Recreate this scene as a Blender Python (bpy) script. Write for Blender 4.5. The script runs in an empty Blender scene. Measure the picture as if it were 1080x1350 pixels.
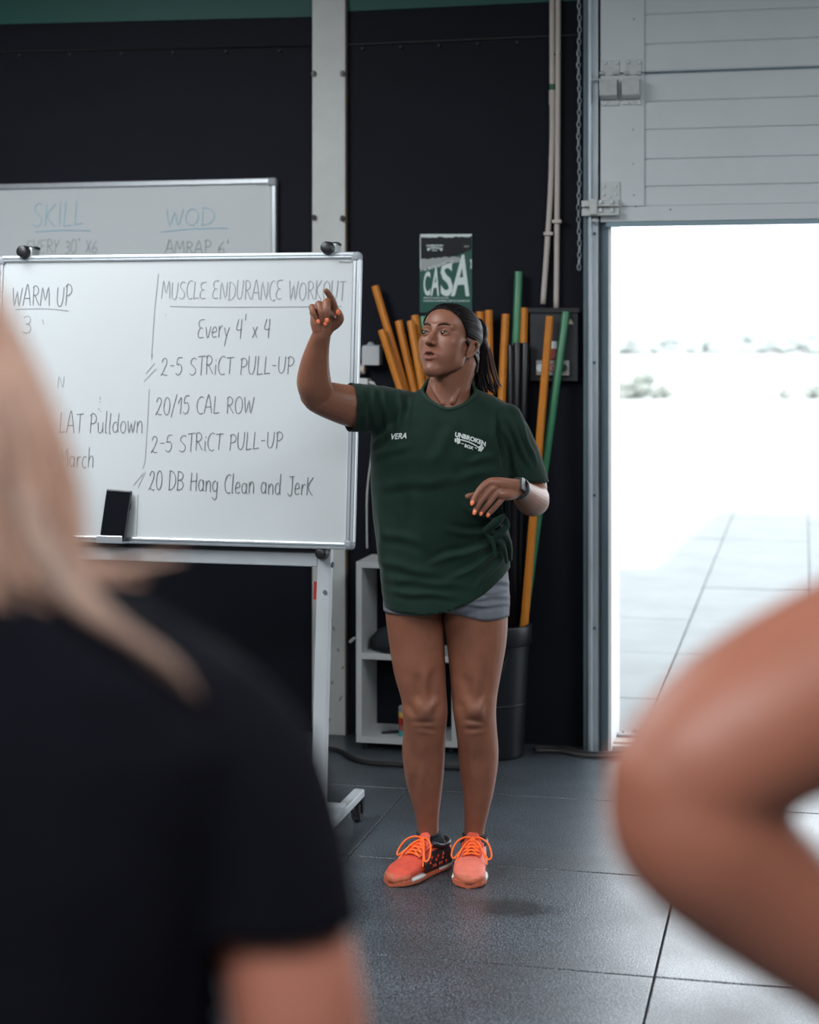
import bpy, bmesh, math, random
import numpy as np
from mathutils import Vector, Matrix
from mathutils.bvhtree import BVHTree
random.seed(7); np.random.seed(7)
SC = bpy.context.scene; COL = SC.collection
# ------------------------------------------------------------------ camera
F, CX, HY, H = 2250.0, 540.0, 450.0, 1.55
YAW = math.radians(13); CA, SA = math.cos(YAW), math.sin(YAW)
def C2W(X, D, Z): return Vector((X*CA - D*SA, X*SA + D*CA, Z))
def P(px, py, D): return C2W((px-CX)*D/F, D, H-(py-HY)*D/F)
cam = bpy.data.cameras.new('camera'); camo = bpy.data.objects.new('camera', cam); COL.objects.link(camo)
camo.location = (0, 0, H); camo.rotation_euler = (math.radians(90), 0, YAW)
cam.sensor_fit = 'VERTICAL'; cam.sensor_height = 36; cam.sensor_width = 28.8
cam.lens = F/1350*36; cam.shift_y = -225/1350; cam.clip_start = .02; cam.clip_end = 900
cam.dof.use_dof = True; cam.dof.focus_distance = 4.95; cam.dof.aperture_fstop = 2.5
SC.camera = camo
# ------------------------------------------------------------------ sky, sun, lamps, exposure
W = bpy.data.worlds.new('sky'); SC.world = W; W.use_nodes = True
bg = W.node_tree.nodes['Background']; bg.inputs[0].default_value = (.90, .955, 1, 1); bg.inputs[1].default_value = 4.4
sun = bpy.data.lights.new('sun', 'SUN'); sun.energy = 8.0; sun.angle = .02; sun.color = (1, .96, .9)
so = bpy.data.objects.new('sun', sun); COL.objects.link(so)
so.rotation_euler = Vector((-.45, -9.05, 6.4)).to_track_quat('Z', 'Y').to_euler()
def area(name, loc, sx, sy, power, col=(1, 1, 1), target=None):
    l = bpy.data.lights.new(name, 'AREA'); l.shape = 'RECTANGLE'; l.size = sx; l.size_y = sy; l.energy = power; l.color = col
    o = bpy.data.objects.new(name, l); COL.objects.link(o); o.location = loc
    if target: o.rotation_euler = (Vector(loc)-Vector(target)).to_track_quat('Z', 'Y').to_euler()
    return o
area('added_fill_lamp', (-3.0, 3.2, 3.3), 1.2, 3.0, 165, (.95, .98, 1))  # three unseen overhead lamps, added to light the closed room
area('added_fill_lamp', (1.6, 2.6, 3.3), 1.2, 3.0, 120, (.95, .98, 1))
area('added_fill_lamp', (-.6, -1.2, 3.3), 3.0, 1.4, 195, (.95, .98, 1))
SC.view_settings.view_transform = 'Standard'; SC.view_settings.look = 'None'
SC.view_settings.exposure = 0.0; SC.view_settings.gamma = 1; SC.view_settings.use_curve_mapping = False

# ------------------------------------------------------------------ materials
def srgb(c):
    return tuple(((x/255)/12.92 if x/255 <= .04045 else ((x/255+.055)/1.055)**2.4) for x in c)
MATS = {}
def mat(name, col, rough=.6, metal=0, var=.0, scale=8, bump=0, bscale=200, spec=.5, sss=0, attr=None, stretch=None, rvar=0, coat=0, sheen=0):
    if name in MATS: return MATS[name]
    m = bpy.data.materials.new(name); m.use_nodes = True; nt = m.node_tree; N = nt.nodes; L = nt.links
    b = N['Principled BSDF']; b.inputs['Roughness'].default_value = rough; b.inputs['Metallic'].default_value = metal
    b.inputs['Specular IOR Level'].default_value = spec
    if sss: b.inputs['Subsurface Weight'].default_value = sss; b.inputs['Subsurface Radius'].default_value = (.012, .005, .003); b.inputs['Subsurface Scale'].default_value = 1
    if coat: b.inputs['Coat Weight'].default_value = coat
    if sheen: b.inputs['Sheen Weight'].default_value = sheen; b.inputs['Sheen Roughness'].default_value = .4
    tc = N.new('ShaderNodeTexCoord'); mp = N.new('ShaderNodeMapping'); L.new(tc.outputs['Object'], mp.inputs[0])
    if stretch: mp.inputs['Scale'].default_value = stretch
    if attr:
        a = N.new('ShaderNodeVertexColor'); a.layer_name = attr; src = a.outputs[0]
    else:
        r = N.new('ShaderNodeRGB'); r.outputs[0].default_value = (*col, 1); src = r.outputs[0]
    nz = N.new('ShaderNodeTexNoise'); nz.inputs['Scale'].default_value = scale; nz.inputs['Detail'].default_value = 6; nz.inputs['Roughness'].default_value = .65
    L.new(mp.outputs[0], nz.inputs['Vector'])
    mr = N.new('ShaderNodeMapRange'); mr.inputs['From Min'].default_value = .3; mr.inputs['From Max'].default_value = .7
    mr.inputs['To Min'].default_value = 1-var; mr.inputs['To Max'].default_value = 1+var; L.new(nz.outputs[0], mr.inputs[0])
    mx = N.new('ShaderNodeVectorMath'); mx.operation = 'SCALE'; L.new(src, mx.inputs[0]); L.new(mr.outputs[0], mx.inputs['Scale'])
    L.new(mx.outputs[0], b.inputs['Base Color'])
    if rvar:
        m2 = N.new('ShaderNodeMapRange'); m2.inputs['From Min'].default_value = .3; m2.inputs['From Max'].default_value = .7
        m2.inputs['To Min'].default_value = rough-rvar; m2.inputs['To Max'].default_value = rough+rvar
        L.new(nz.outputs[0], m2.inputs[0]); L.new(m2.outputs[0], b.inputs['Roughness'])
    if bump:
        n2 = N.new('ShaderNodeTexNoise'); n2.inputs['Scale'].default_value = bscale; n2.inputs['Detail'].default_value = 3; L.new(mp.outputs[0], n2.inputs['Vector'])
        bp = N.new('ShaderNodeBump'); bp.inputs['Strength'].default_value = bump; bp.inputs['Distance'].default_value = .002
        L.new(n2.outputs[0], bp.inputs['Height']); L.new(bp.outputs[0], b.inputs['Normal'])
    MATS[name] = m; return m
SKIN = (.235, .098, .060)
M_skin = mat('skin', SKIN, .42, var=.10, scale=22, bump=.25, bscale=500, sss=.08, attr='tint', spec=.38)
M_skin_pale = mat('skin_fair', (.45, .2, .135), .5, var=.06, scale=14, sss=.08, attr='tint')
M_wall = mat('dark_paint', (.0072, .0088, .0145), .7, var=.12, scale=3, bump=.15, bscale=150, spec=.15)
M_green = mat('green_paint', (.004, .075, .062), .6, var=.05, scale=4)
M_white = mat('white_board', (.57, .61, .625), .3, var=.006, scale=2, rvar=.02)
M_alu = mat('brushed_aluminium', (.66, .70, .74), .33, metal=.75, var=.06, scale=30, stretch=(1, 1, .1))
M_silver = mat('silver_paint', (.55, .59, .62), .4, metal=.25, var=.04, scale=12)
M_grey = mat('grey_plastic', (.30, .33, .36), .5, var=.04)
M_black = mat('black_plastic', (.012, .013, .016), .38, var=.1)
M_rubber = mat('black_rubber', (.02, .02, .022), .7)
M_column = mat('column_paint', (.56, .575, .56), .55, var=.07, scale=5, bump=.1, bscale=60)
M_beige = mat('beige_plastic', (.53, .47, .43), .5, var=.05, scale=10)
M_brown = mat('brown_edge', (.2, .14, .1), .6, var=.2, scale=14)
M_galv = mat('galvanised_steel', (.50, .56, .60), .38, metal=.7, var=.16, scale=18, stretch=(1, 1, .15))
M_galvd = mat('weathered_steel', (.12, .17, .2), .45, metal=.5, var=.2, scale=18, stretch=(1, 1, .15))
M_leaf = mat('door_panel_paint', (.64, .685, .705), .5, var=.03, scale=5, bump=.35, bscale=160)
M_zinc = mat('zinc_plate', (.52, .54, .54), .42, metal=.35, var=.12, scale=40)
M_orange = mat('orange_pipe', (.56, .19, .016), .38, var=.08, scale=20, spec=.5)
M_gpipe = mat('green_pipe', (.05, .22, .11), .35, var=.1, scale=25)
M_bpipe = mat('black_pipe', (.006, .007, .010), .28, spec=.35)
M_shelf = mat('white_laminate', (.55, .57, .57), .45, var=.05, scale=9)
M_red = mat('red_plastic', (.45, .03, .02), .4)
M_yel = mat('yellow_plastic', (.75, .5, .1), .5)
M_teal = mat('teal_plastic', (.08, .4, .45), .5)
M_pink = mat('faded_red_plastic', (.35, .09, .08), .5)
M_paper = mat('white_print', (.62, .70, .70), .5)
M_label = mat('cream_print', (.62, .52, .42), .6)
M_ink = mat('black_marker_ink', (.145, .16, .165), .6)
M_ink2 = mat('faded_marker_ink', (.29, .315, .32), .6)
M_inkblue = mat('blue_marker_ink', (.25, .48, .60), .6)
M_tee = mat('green_cotton', (.0072, .0235, .0165), .85, var=.14, scale=30, bump=.4, bscale=700, sheen=.12, spec=.2)
M_tee_b = mat('black_cotton', (.0045, .0045, .0075), .95, var=.1, scale=30, spec=.06)
M_shorts = mat('grey_stretch_cloth', (.13, .14, .165), .75, var=.08, scale=30, bump=.2, bscale=600)
M_hair = mat('dark_hair', (.007, .0045, .005), .42, var=.5, scale=60, stretch=(1, 1, .12), bump=.3, bscale=300, spec=.13)
M_hair_r = mat('dark_hair_reddish', (.05, .018, .012), .4, var=.6, scale=60, stretch=(1, 1, .12))
M_blond = mat('blond_hair', (.37, .215, .155), .55, var=.35, scale=40, stretch=(1, 1, .08))
M_blond2 = mat('dark_blond_hair', (.22, .135, .10), .55, var=.35, scale=40, stretch=(1, 1, .08))
M_nail = mat('orange_nail_polish', (.95, .23, .10), .25)
M_eyew = mat('eye_white', (.13, .115, .105), .45)
M_iris = mat('brown_iris', (.02, .012, .008), .15)
M_mouth = mat('mouth_inside', (.03, .008, .007), .5)
M_coral = mat('coral_mesh_fabric', (.62, .075, .042), .6, var=.15, scale=40, bump=.5, bscale=500)
M_coralp = mat('pale_coral_fabric', (.68, .16, .11), .6, var=.12, scale=40)
M_solew = mat('white_rubber', (.6, .6, .57), .55, var=.1, scale=30)
M_soleo = mat('orange_rubber', (.5, .12, .06), .6, var=.15, scale=30)
M_lace = mat('orange_lace', (1.0, .16, .02), .6)
M_sock = mat('dark_sock', (.01, .016, .022), .9)
M_screen = mat('phone_glass', (.006, .007, .01), .12)
M_glassw = mat('watch_glass', (.25, .3, .34), .08)
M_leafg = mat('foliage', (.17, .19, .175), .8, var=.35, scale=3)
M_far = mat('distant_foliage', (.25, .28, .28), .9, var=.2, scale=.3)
M_con = mat('concrete_paving', (.18, .197, .20), .85, var=.09, scale=2.5, bump=.3, bscale=80)
M_lot = mat('pale_asphalt', (.30, .315, .315), .9, var=.05, scale=.5)

def rubber_mat_material():
    m = bpy.data.materials.new('speckled_rubber'); m.use_nodes = True; nt = m.node_tree; N = nt.nodes; L = nt.links
    b = N['Principled BSDF']; tc = N.new('ShaderNodeTexCoord'); geo = N.new('ShaderNodeNewGeometry')
    n1 = N.new('ShaderNodeTexNoise'); n1.inputs['Scale'].default_value = 2.2; n1.inputs['Detail'].default_value = 5; L.new(geo.outputs['Position'], n1.inputs['Vector'])
    v = N.new('ShaderNodeTexNoise'); v.inputs['Scale'].default_value = 230; v.inputs['Detail'].default_value = 2; L.new(geo.outputs['Position'], v.inputs['Vector'])
    r = N.new('ShaderNodeValToRGB'); e = r.color_ramp.elements
    e[0].position = .46; e[0].color = (.005, .0075, .011, 1); e[1].position = .66; e[1].color = (.165, .20, .235, 1)
    L.new(v.outputs[0], r.inputs[0])
    mr = N.new('ShaderNodeMapRange'); mr.inputs['From Min'].default_value = .3; mr.inputs['From Max'].default_value = .7; mr.inputs['To Min'].default_value = .5; mr.inputs['To Max'].default_value = 1.5
    L.new(n1.outputs[0], mr.inputs[0])
    mx = N.new('ShaderNodeVectorMath'); mx.operation = 'SCALE'; L.new(r.outputs[0], mx.inputs[0]); L.new(mr.outputs[0], mx.inputs['Scale']); L.new(mx.outputs[0], b.inputs['Base Color'])
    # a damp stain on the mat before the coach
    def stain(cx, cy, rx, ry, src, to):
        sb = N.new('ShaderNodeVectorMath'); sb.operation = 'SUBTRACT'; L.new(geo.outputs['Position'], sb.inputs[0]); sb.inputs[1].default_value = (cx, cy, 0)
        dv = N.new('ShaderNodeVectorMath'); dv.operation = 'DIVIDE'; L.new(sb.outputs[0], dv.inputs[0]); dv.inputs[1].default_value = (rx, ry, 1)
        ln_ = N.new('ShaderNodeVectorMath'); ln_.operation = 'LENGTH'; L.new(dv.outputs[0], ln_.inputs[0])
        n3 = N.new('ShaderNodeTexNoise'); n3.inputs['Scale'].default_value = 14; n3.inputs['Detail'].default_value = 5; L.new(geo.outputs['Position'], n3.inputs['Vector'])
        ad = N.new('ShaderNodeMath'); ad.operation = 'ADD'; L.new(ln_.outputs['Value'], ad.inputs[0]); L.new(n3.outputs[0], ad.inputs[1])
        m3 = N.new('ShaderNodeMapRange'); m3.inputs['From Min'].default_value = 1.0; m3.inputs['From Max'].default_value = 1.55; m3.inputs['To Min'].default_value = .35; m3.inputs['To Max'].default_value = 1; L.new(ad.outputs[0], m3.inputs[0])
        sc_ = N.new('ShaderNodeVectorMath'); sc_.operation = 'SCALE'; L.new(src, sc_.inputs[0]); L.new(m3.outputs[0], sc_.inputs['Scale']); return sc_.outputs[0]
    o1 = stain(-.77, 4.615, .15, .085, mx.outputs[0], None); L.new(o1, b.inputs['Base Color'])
    m2 = N.new('ShaderNodeMapRange'); m2.inputs['From Min'].default_value = .3; m2.inputs['From Max'].default_value = .7; m2.inputs['To Min'].default_value = .44; m2.inputs['To Max'].default_value = .28
    L.new(n1.outputs[0], m2.inputs[0]); L.new(m2.outputs[0], b.inputs['Roughness'])
    b.inputs['Specular IOR Level'].default_value = .9
    bp = N.new('ShaderNodeBump'); bp.inputs['Strength'].default_value = .45; bp.inputs['Distance'].default_value = .002; L.new(v.outputs[0], bp.inputs['Height']); L.new(bp.outputs[0], b.inputs['Normal'])
    return m
M_mat = rubber_mat_material()

# ------------------------------------------------------------------ mesh builder
LOC = {}
class G:
    def __init__(s): s.v = []; s.f = []
    def add(s, vs, fs):
        o = len(s.v); s.v.extend([tuple(x) for x in vs]); s.f.extend([tuple(i+o for i in f) for f in fs]); return s
    def box(s, c, d, R=None):
        c = Vector(c); vs = []
        for sx in (-.5, .5):
            for sy in (-.5, .5):
                for sz in (-.5, .5):
                    p = Vector((sx*d[0], sy*d[1], sz*d[2]))
                    if R: p = R @ p
                    vs.append(c+p)
        return s.add(vs, [(0, 1, 3, 2), (4, 6, 7, 5), (0, 4, 5, 1), (2, 3, 7, 6), (0, 2, 6, 4), (1, 5, 7, 3)])
    def bb(s, x0, x1, y0, y1, z0, z1): return s.box(((x0+x1)/2, (y0+y1)/2, (z0+z1)/2), (x1-x0, y1-y0, z1-z0))
    def ell(s, c, r, R=None, n=20, m=14):
        c = Vector(c); r = (r, r, r) if not hasattr(r, '__len__') else r; vs = [];
        def T(p): return c+(R @ p if R else p)
        vs.append(T(Vector((0, 0, -r[2]))))
        for j in range(1, m):
            t = -math.pi/2+math.pi*j/m
            for i in range(n):
                a = 2*math.pi*i/n; vs.append(T(Vector((r[0]*math.cos(t)*math.cos(a), r[1]*math.cos(t)*math.sin(a), r[2]*math.sin(t)))))
        vs.append(T(Vector((0, 0, r[2])))); fs = []
        for i in range(n): fs.append((0, 1+(i+1) % n, 1+i))
        for j in range(m-2):
            for i in range(n):
                a = 1+j*n+i; b = 1+j*n+(i+1) % n; fs.append((a, b, b+n, a+n))
        k = len(vs)-1; o = 1+(m-2)*n
        for i in range(n): fs.append((o+i, o+(i+1) % n, k))
        return s.add(vs, fs)
    def loft(s, rings, cap=True, closed=False):
        n = len(rings[0]); vs = [p for r in rings for p in r]; fs = []; m = len(rings)
        for j in range(m if closed else m-1):
            for i in range(n):
                a = j*n+i; b = j*n+(i+1) % n; c = ((j+1) % m)*n+(i+1) % n; d = ((j+1) % m)*n+i; fs.append((a, b, c, d))
        if cap and not closed: fs.append(tuple(range(n))[::-1]); fs.append(tuple((m-1)*n+i for i in range(n)))
        return s.add(vs, fs)
    def limb(s, pts, rad, n=12, sub=4, round_=True, flat=1.0, up=None, closed=False):
        pts = [Vector(p) for p in pts]; rad = list(rad) if hasattr(rad, '__len__') else [rad]*len(pts)
        if sub > 1 and len(pts) > 2:
            q = []; rr = []
            m = len(pts)
            for i in range(m if closed else m-1):
                g = (lambda k: pts[k % m]) if closed else (lambda k: pts[max(0, min(m-1, k))])
                gr = (lambda k: rad[k % m]) if closed else (lambda k: rad[max(0, min(m-1, k))])
                for k in range(sub):
                    t = k/sub; q.append(cr(g(i-1), g(i), g(i+1), g(i+2), t)); rr.append(cr(gr(i-1), gr(i), gr(i+1), gr(i+2), t))
            if not closed: q.append(pts[-1]); rr.append(rad[-1])
            pts, rad = q, rr
        m = len(pts); T = []
        for i in range(m):
            if closed: t = pts[(i+1) % m]-pts[i-1]
            else: t = pts[min(i+1, m-1)]-pts[max(i-1, 0)]
            T.append(t.normalized() if t.length > 1e-9 else Vector((0, 0, 1)))
        u = Vector(up) if up is not None else (Vector((0, 0, 1)) if abs(T[0].z) < .9 else Vector((1, 0, 0)))
        rings = []; u = (u-T[0]*u.dot(T[0])).normalized()
        for i in range(m):
            u = (u-T[i]*u.dot(T[i])); u = u.normalized() if u.length > 1e-6 else T[i].orthogonal().normalized()
            w = T[i].cross(u)
            def ring(c, r): return [c+u*(math.cos(2*math.pi*k/n)*r*flat)+w*(math.sin(2*math.pi*k/n)*r) for k in range(n)]
            if i == 0 and round_ and not closed:
                rings.append(ring(pts[0]-T[0]*rad[0]*.95, rad[0]*.3)); rings.append(ring(pts[0]-T[0]*rad[0]*.65, rad[0]*.75))
            rings.append(ring(pts[i], rad[i]))
            if i == m-1 and round_ and not closed:
                rings.append(ring(pts[-1]+T[-1]*rad[-1]*.65, rad[-1]*.75)); rings.append(ring(pts[-1]+T[-1]*rad[-1]*.95, rad[-1]*.3))
        return s.loft(rings, closed=closed)
    def cyl(s, a, b, r, r2=None, n=20): return s.limb([a, b], [r, r if r2 is None else r2], n=n, round_=False)
    def lathe(s, c, prof, n=32, closed=False):
        c = Vector(c); rings = [[c+Vector((r*math.cos(2*math.pi*k/n), r*math.sin(2*math.pi*k/n), z)) for k in range(n)] for r, z in prof]
        return s.loft(rings, cap=not closed, closed=closed)
    def ribbon(s, pts, w, nrm, off=0):
        nrm = Vector(nrm); pts = [Vector(p)+nrm*off for p in pts]; vs = []
        for i, p in enumerate(pts):
            t = (pts[min(i+1, len(pts)-1)]-pts[max(i-1, 0)])
            t = t.normalized() if t.length > 1e-9 else Vector((1, 0, 0)); x = nrm.cross(t)*w/2; vs += [p-x, p+x]
        return s.add(vs, [(2*i, 2*i+1, 2*i+3, 2*i+2) for i in range(len(pts)-1)])
def cr(a, b, c, d, t): return .5*((b*2)+(c-a)*t+(a*2-b*5+c*4-d)*t*t+(b*3-a-c*3+d)*t*t*t)
def obj(name, g, m=None, parent=None, smooth=False, bevel=0, solid=0):
    me = bpy.data.meshes.new(name)
    if isinstance(g, G): vs, fs = g.v, g.f
    else: vs, fs = g
    base = LOC.get(parent.name, Vector((0, 0, 0))) if parent else Vector((0, 0, 0))
    me.from_pydata([tuple(Vector(v)-base) for v in vs], [], [tuple(f) for f in fs])
    bm = bmesh.new(); bm.from_mesh(me); bmesh.ops.recalc_face_normals(bm, faces=bm.faces); bm.to_mesh(me); bm.free()
    o = bpy.data.objects.new(name, me); COL.objects.link(o)
    if m: me.materials.append(m)
    if smooth: me.polygons.foreach_set('use_smooth', [True]*len(me.polygons))
    if parent: o.parent = parent; LOC[o.name] = base
    else: LOC[o.name] = Vector((0, 0, 0))
    if bevel:
        b = o.modifiers.new('bevel', 'BEVEL'); b.width = bevel; b.segments = 2; b.limit_method = 'ANGLE'
    if solid:
        cc_ = sum((v.co for v in me.vertices), Vector())/len(me.vertices)
        if sum((p.center-cc_).dot(p.normal)*p.area for p in me.polygons) < 0: me.flip_normals()
        b = o.modifiers.new('solid', 'SOLIDIFY'); b.thickness = solid; b.offset = -1
    return o
def thing(name, label, cat, loc, group=None):
    o = bpy.data.objects.new(name, None); o.empty_display_size = .1; COL.objects.link(o); o.location = loc; LOC[o.name] = Vector(loc)
    return tag(o, label, cat, group)
def tag(o, label, cat, group=None):
    o['label'] = label; o['category'] = cat
    if group: o['group'] = group
    return o
def struct(name, g, m, label=None, **k):
    o = obj(name, g, m, **k); o['kind'] = 'structure'
    if label: o['label'] = label
    return o
def origin_to(o, p):
    p = Vector(p); o.data.transform(Matrix.Translation(-p)); o.location = p; LOC[o.name] = p; return o
def voxel(g, size, smooth=4, fac=.5):
    me = bpy.data.meshes.new('tmp'); me.from_pydata(g.v, [], g.f)
    bm = bmesh.new(); bm.from_mesh(me); bmesh.ops.recalc_face_normals(bm, faces=bm.faces); bm.to_mesh(me); bm.free()
    o = bpy.data.objects.new('tmp', me); COL.objects.link(o)
    r = o.modifiers.new('r', 'REMESH'); r.mode = 'VOXEL'; r.voxel_size = size
    if smooth: s_ = o.modifiers.new('s', 'SMOOTH'); s_.factor = fac; s_.iterations = smooth
    dg = bpy.context.evaluated_depsgraph_get(); e = o.evaluated_get(dg); m2 = e.to_mesh()
    n = len(m2.vertices); v = np.empty(n*3, 'f'); m2.vertices.foreach_get('co', v); v = v.reshape(-1, 3).astype(float)
    f = [tuple(p.vertices) for p in m2.polygons]
    e.to_mesh_clear(); bpy.data.objects.remove(o); bpy.data.meshes.remove(me)
    return v, f
def normals(v, f):
    a = np.array([q[:3] for q in f]); n = np.cross(v[a[:, 1]]-v[a[:, 0]], v[a[:, 2]]-v[a[:, 0]])
    out = np.zeros_like(v)
    for k in range(3): np.add.at(out, a[:, k], n)
    l = np.linalg.norm(out, axis=1); l[l == 0] = 1; return out/l[:, None]
def topx(v):
    X = v[:, 0]*CA+v[:, 1]*SA; D = -v[:, 0]*SA+v[:, 1]*CA
    return CX+F*X/D, HY-F*(v[:, 2]-H)/D, D
def cut(v, f, keep):
    idx = -np.ones(len(v), int); idx[keep] = np.arange(keep.sum())
    f2 = [tuple(idx[i] for i in q) for q in f if all(keep[i] for i in q)]
    v2 = v[keep]; cnt = {}
    for q in f2:
        for i in range(len(q)):
            e = tuple(sorted((q[i], q[(i+1) % len(q)]))); cnt[e] = cnt.get(e, 0)+1
    b = np.zeros(len(v2), bool)
    for e, c in cnt.items():
        if c == 1: b[e[0]] = b[e[1]] = True
    return v2, f2, b
def tint(o, cols):
    a = o.data.color_attributes.new('tint', 'FLOAT_COLOR', 'POINT')
    a.data.foreach_set('color', np.concatenate([cols, np.ones((len(cols), 1))], 1).astype('f').ravel())
def Rc(yaw, pitch=0, roll=0):  # camera-frame rotation -> world 3x3
    return Matrix.Rotation(YAW, 3, 'Z') @ Matrix.Rotation(math.radians(yaw), 3, 'Z') @ Matrix.Rotation(math.radians(pitch), 3, 'X') @ Matrix.Rotation(math.radians(roll), 3, 'Y')

# ------------------------------------------------------------------ setting
YW = 6.68*CA
def onw(px, py, y=YW):
    d = C2W((px-CX)/F, 1, -(py-HY)/F); t = y/d.y; return Vector((d.x*t, y, H+d.z*t))
def wx(px, y=YW): return onw(px, 500, y).x
def wz(px, py, y=YW): return onw(px, py, y).z
CEIL = 3.42; XL, XR, YB = -6.5, 6.5, -6.5
OPL = wx(808); OPR = OPL+4.2; OPT = 3.3
fl = struct('floor', G().bb(XL, XR, YB, YW+.2, -.2, -.012), mat('screed', (.03, .03, .033), .9))
rows = [4.19+.785*k for k in range(-12, 3)]; cols = [-.355+.98*k for k in range(-6, 7)]
rows = [r for r in rows if r > YB]
mesh0 = None
for j, y0 in enumerate(rows):
    y1 = rows[j+1] if j+1 < len(rows) else YW
    if y1-y0 < .2: continue
    for x0 in cols:
        x1 = x0+.98
        if x1 > XR or x0 < XL: continue
        if abs(y1-y0-.785) < .01 and mesh0:
            o = bpy.data.objects.new('rubber_mat', mesh0); COL.objects.link(o); o.parent = fl
            b = o.modifiers.new('bevel', 'BEVEL'); b.width = .003; b.segments = 2
        else:
            o = obj('rubber_mat', G().box((0, 0, -.006), (.976, y1-y0-.004, .012)), M_mat, fl, bevel=.003)
            if abs(y1-y0-.785) < .01: mesh0 = o.data
        o.location = ((x0+x1)/2, (y0+y1)/2, random.uniform(-.0008, .0006))
# back wall in pieces round the opening, the painted band following the photograph
wb = struct('wall_back', G().bb(XL, OPL, YW, YW+.22, 0, CEIL).bb(OPR, XR, YW, YW+.22, 0, CEIL).bb(OPL, OPR, YW, YW+.22, OPT, CEIL), M_wall, 'dark navy painted wall with a green band near its top')
def band(pl, pr, y0l, y0r, y, name, m, top=CEIL-.01, th=.004, parent=wb):
    a = onw(pl, y0l, y); b = onw(pr, y0r, y); g = G()
    vs = [(a.x, y, a.z), (b.x, y, b.z), (b.x, y, top), (a.x, y, top)]; vs += [(x, y+th, z) for x, _, z in vs]
    g.add(vs, [(0, 1, 2, 3), (7, 6, 5, 4), (0, 4, 5, 1), (1, 5, 6, 2), (2, 6, 7, 3), (3, 7, 4, 0)]); return obj(name, g, m, parent)
band(-900, 412, 54, 22, YW-.005, 'green_band', M_green)
band(455, 766, 15, 0.5, YW-.005, 'green_band', M_green)
band(-900, 412, 82, 60, YW-.014, 'wall_panel', M_wall, top=wz(200, 32), th=.012)
def seam(pl, pr, yl, yr):
    a = onw(pl, yl, YW-.006); b = onw(pr, yr, YW-.006); g = G(); g.limb([a, b], .0035, n=6, round_=False); obj('panel_seam', g, M_rubber, wb)
    g = G()
    n = 6
    for k in range(n):
        t = (k+.4)/n; p = a.lerp(b, t)+Vector((0, -.001, -.018)); g.cyl(p, p+Vector((0, -.004, 0)), .006, n=8)
    obj('screw_heads', g, M_rubber, wb)['kind'] = 'stuff'
seam(0, 411, 68, 60); seam(458, 766, 59, 46)
struct('wall_left', G().bb(XL-.2, XL, YB-.2, YW+.22, 0, CEIL), M_wall)
struct('wall_right', G().bb(XR, XR+.2, YB-.2, YW+.22, 0, CEIL), mat('pale_wall_paint', (.5, .5, .5), .7))
struct('wall_front', G().bb(XL, XR, YB-.2, YB, 0, CEIL), mat('pale_wall_paint', (.5, .5, .5), .7))
struct('ceiling', G().bb(XL-.2, XR+.2, YB-.2, YW+.22, CEIL, CEIL+.12), mat('pale_wall_paint', (.5, .5, .5), .7))
struct('wall_shadow_caster', G().bb(-1.25, 9, YW, YW+.22, CEIL+.12, 6.4), M_column)  # unseen upper wall, added and sized to cast the shadow edge on the paving
# column
cx0, cx1 = wx(411.5, YW-.03), wx(455, YW-.03)
colm = struct('trim_1', G().bb(cx0, cx1, YW-.03, YW, 0, CEIL), M_column, 'pale grey wall column with scuffs near its foot', bevel=.003)
obj('edge_strip', G().bb(cx1, cx1+.003, YW-.028, YW, 0, CEIL), M_brown, colm)
for px, py in ((414, 97), (452, 97), (414.5, 287), (452, 288)):
    p = onw(px, py, YW-.032); obj('cable_clip', G().box(p, (.018, .012, .014)).box(p+Vector((0, -.004, 0)), (.008, .014, .022)), M_black, colm)
g = G()
for px, py, r in ((436, 815, 5), (440, 829, 4), (446, 857, 3), (438, 900, 3), (449, 921, 5), (430, 770, 3), (434, 950, 4), (452, 880, 3)):
    p = onw(px, py, YW-.0305); g.ell(p, (.0025, .0006, r*.0028), Matrix.Rotation(random.uniform(-.5, .5), 3, 'Y'), n=8, m=6)
obj('scuff_marks', g, mat('scuff', (.09, .08, .08), .7), colm)['kind'] = 'stuff'

# ---- roller / sectional door
RT = wx(768, YW-.08)
x = lambda p: wx(p, YW-.1)
tr = struct('trim_2', G().bb(x(769), x(774), YW-.09, YW, 0, CEIL-.05), M_galvd, 'galvanised door track beside the opening')
g = G()
prof = [(x(774), 0), (x(774.6), -.1), (x(776.5), -.112), (x(780), -.112), (x(781), -.1), (x(781.5), -.085), (x(788), -.085), (x(788), 0)]
g.loft([[Vector((a, YW+b, z)) for a, b in prof] for z in (0, CEIL-.05)])
obj('track_face', g, M_galv, tr)
obj('track_channel', G().bb(x(788), x(792), YW-.03, YW, 0, CEIL-.05).bb(x(792), x(800.5), YW-.055, YW, 0, CEIL-.05), M_galvd, tr)
g = G()
for py in (308, 478, 653, 828): p = onw(784, py, YW-.087); g.cyl(p, p+Vector((0, -.006, 0)), .006, n=10)
obj('bolt', g, M_galvd, tr)
struct('trim_3', G().bb(x(800.6), OPL+.001, YW-.06, YW+.24, 0, OPT), mat('white_jamb_paint', (.75, .77, .78), .5), 'white door jamb lit by daylight')
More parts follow.
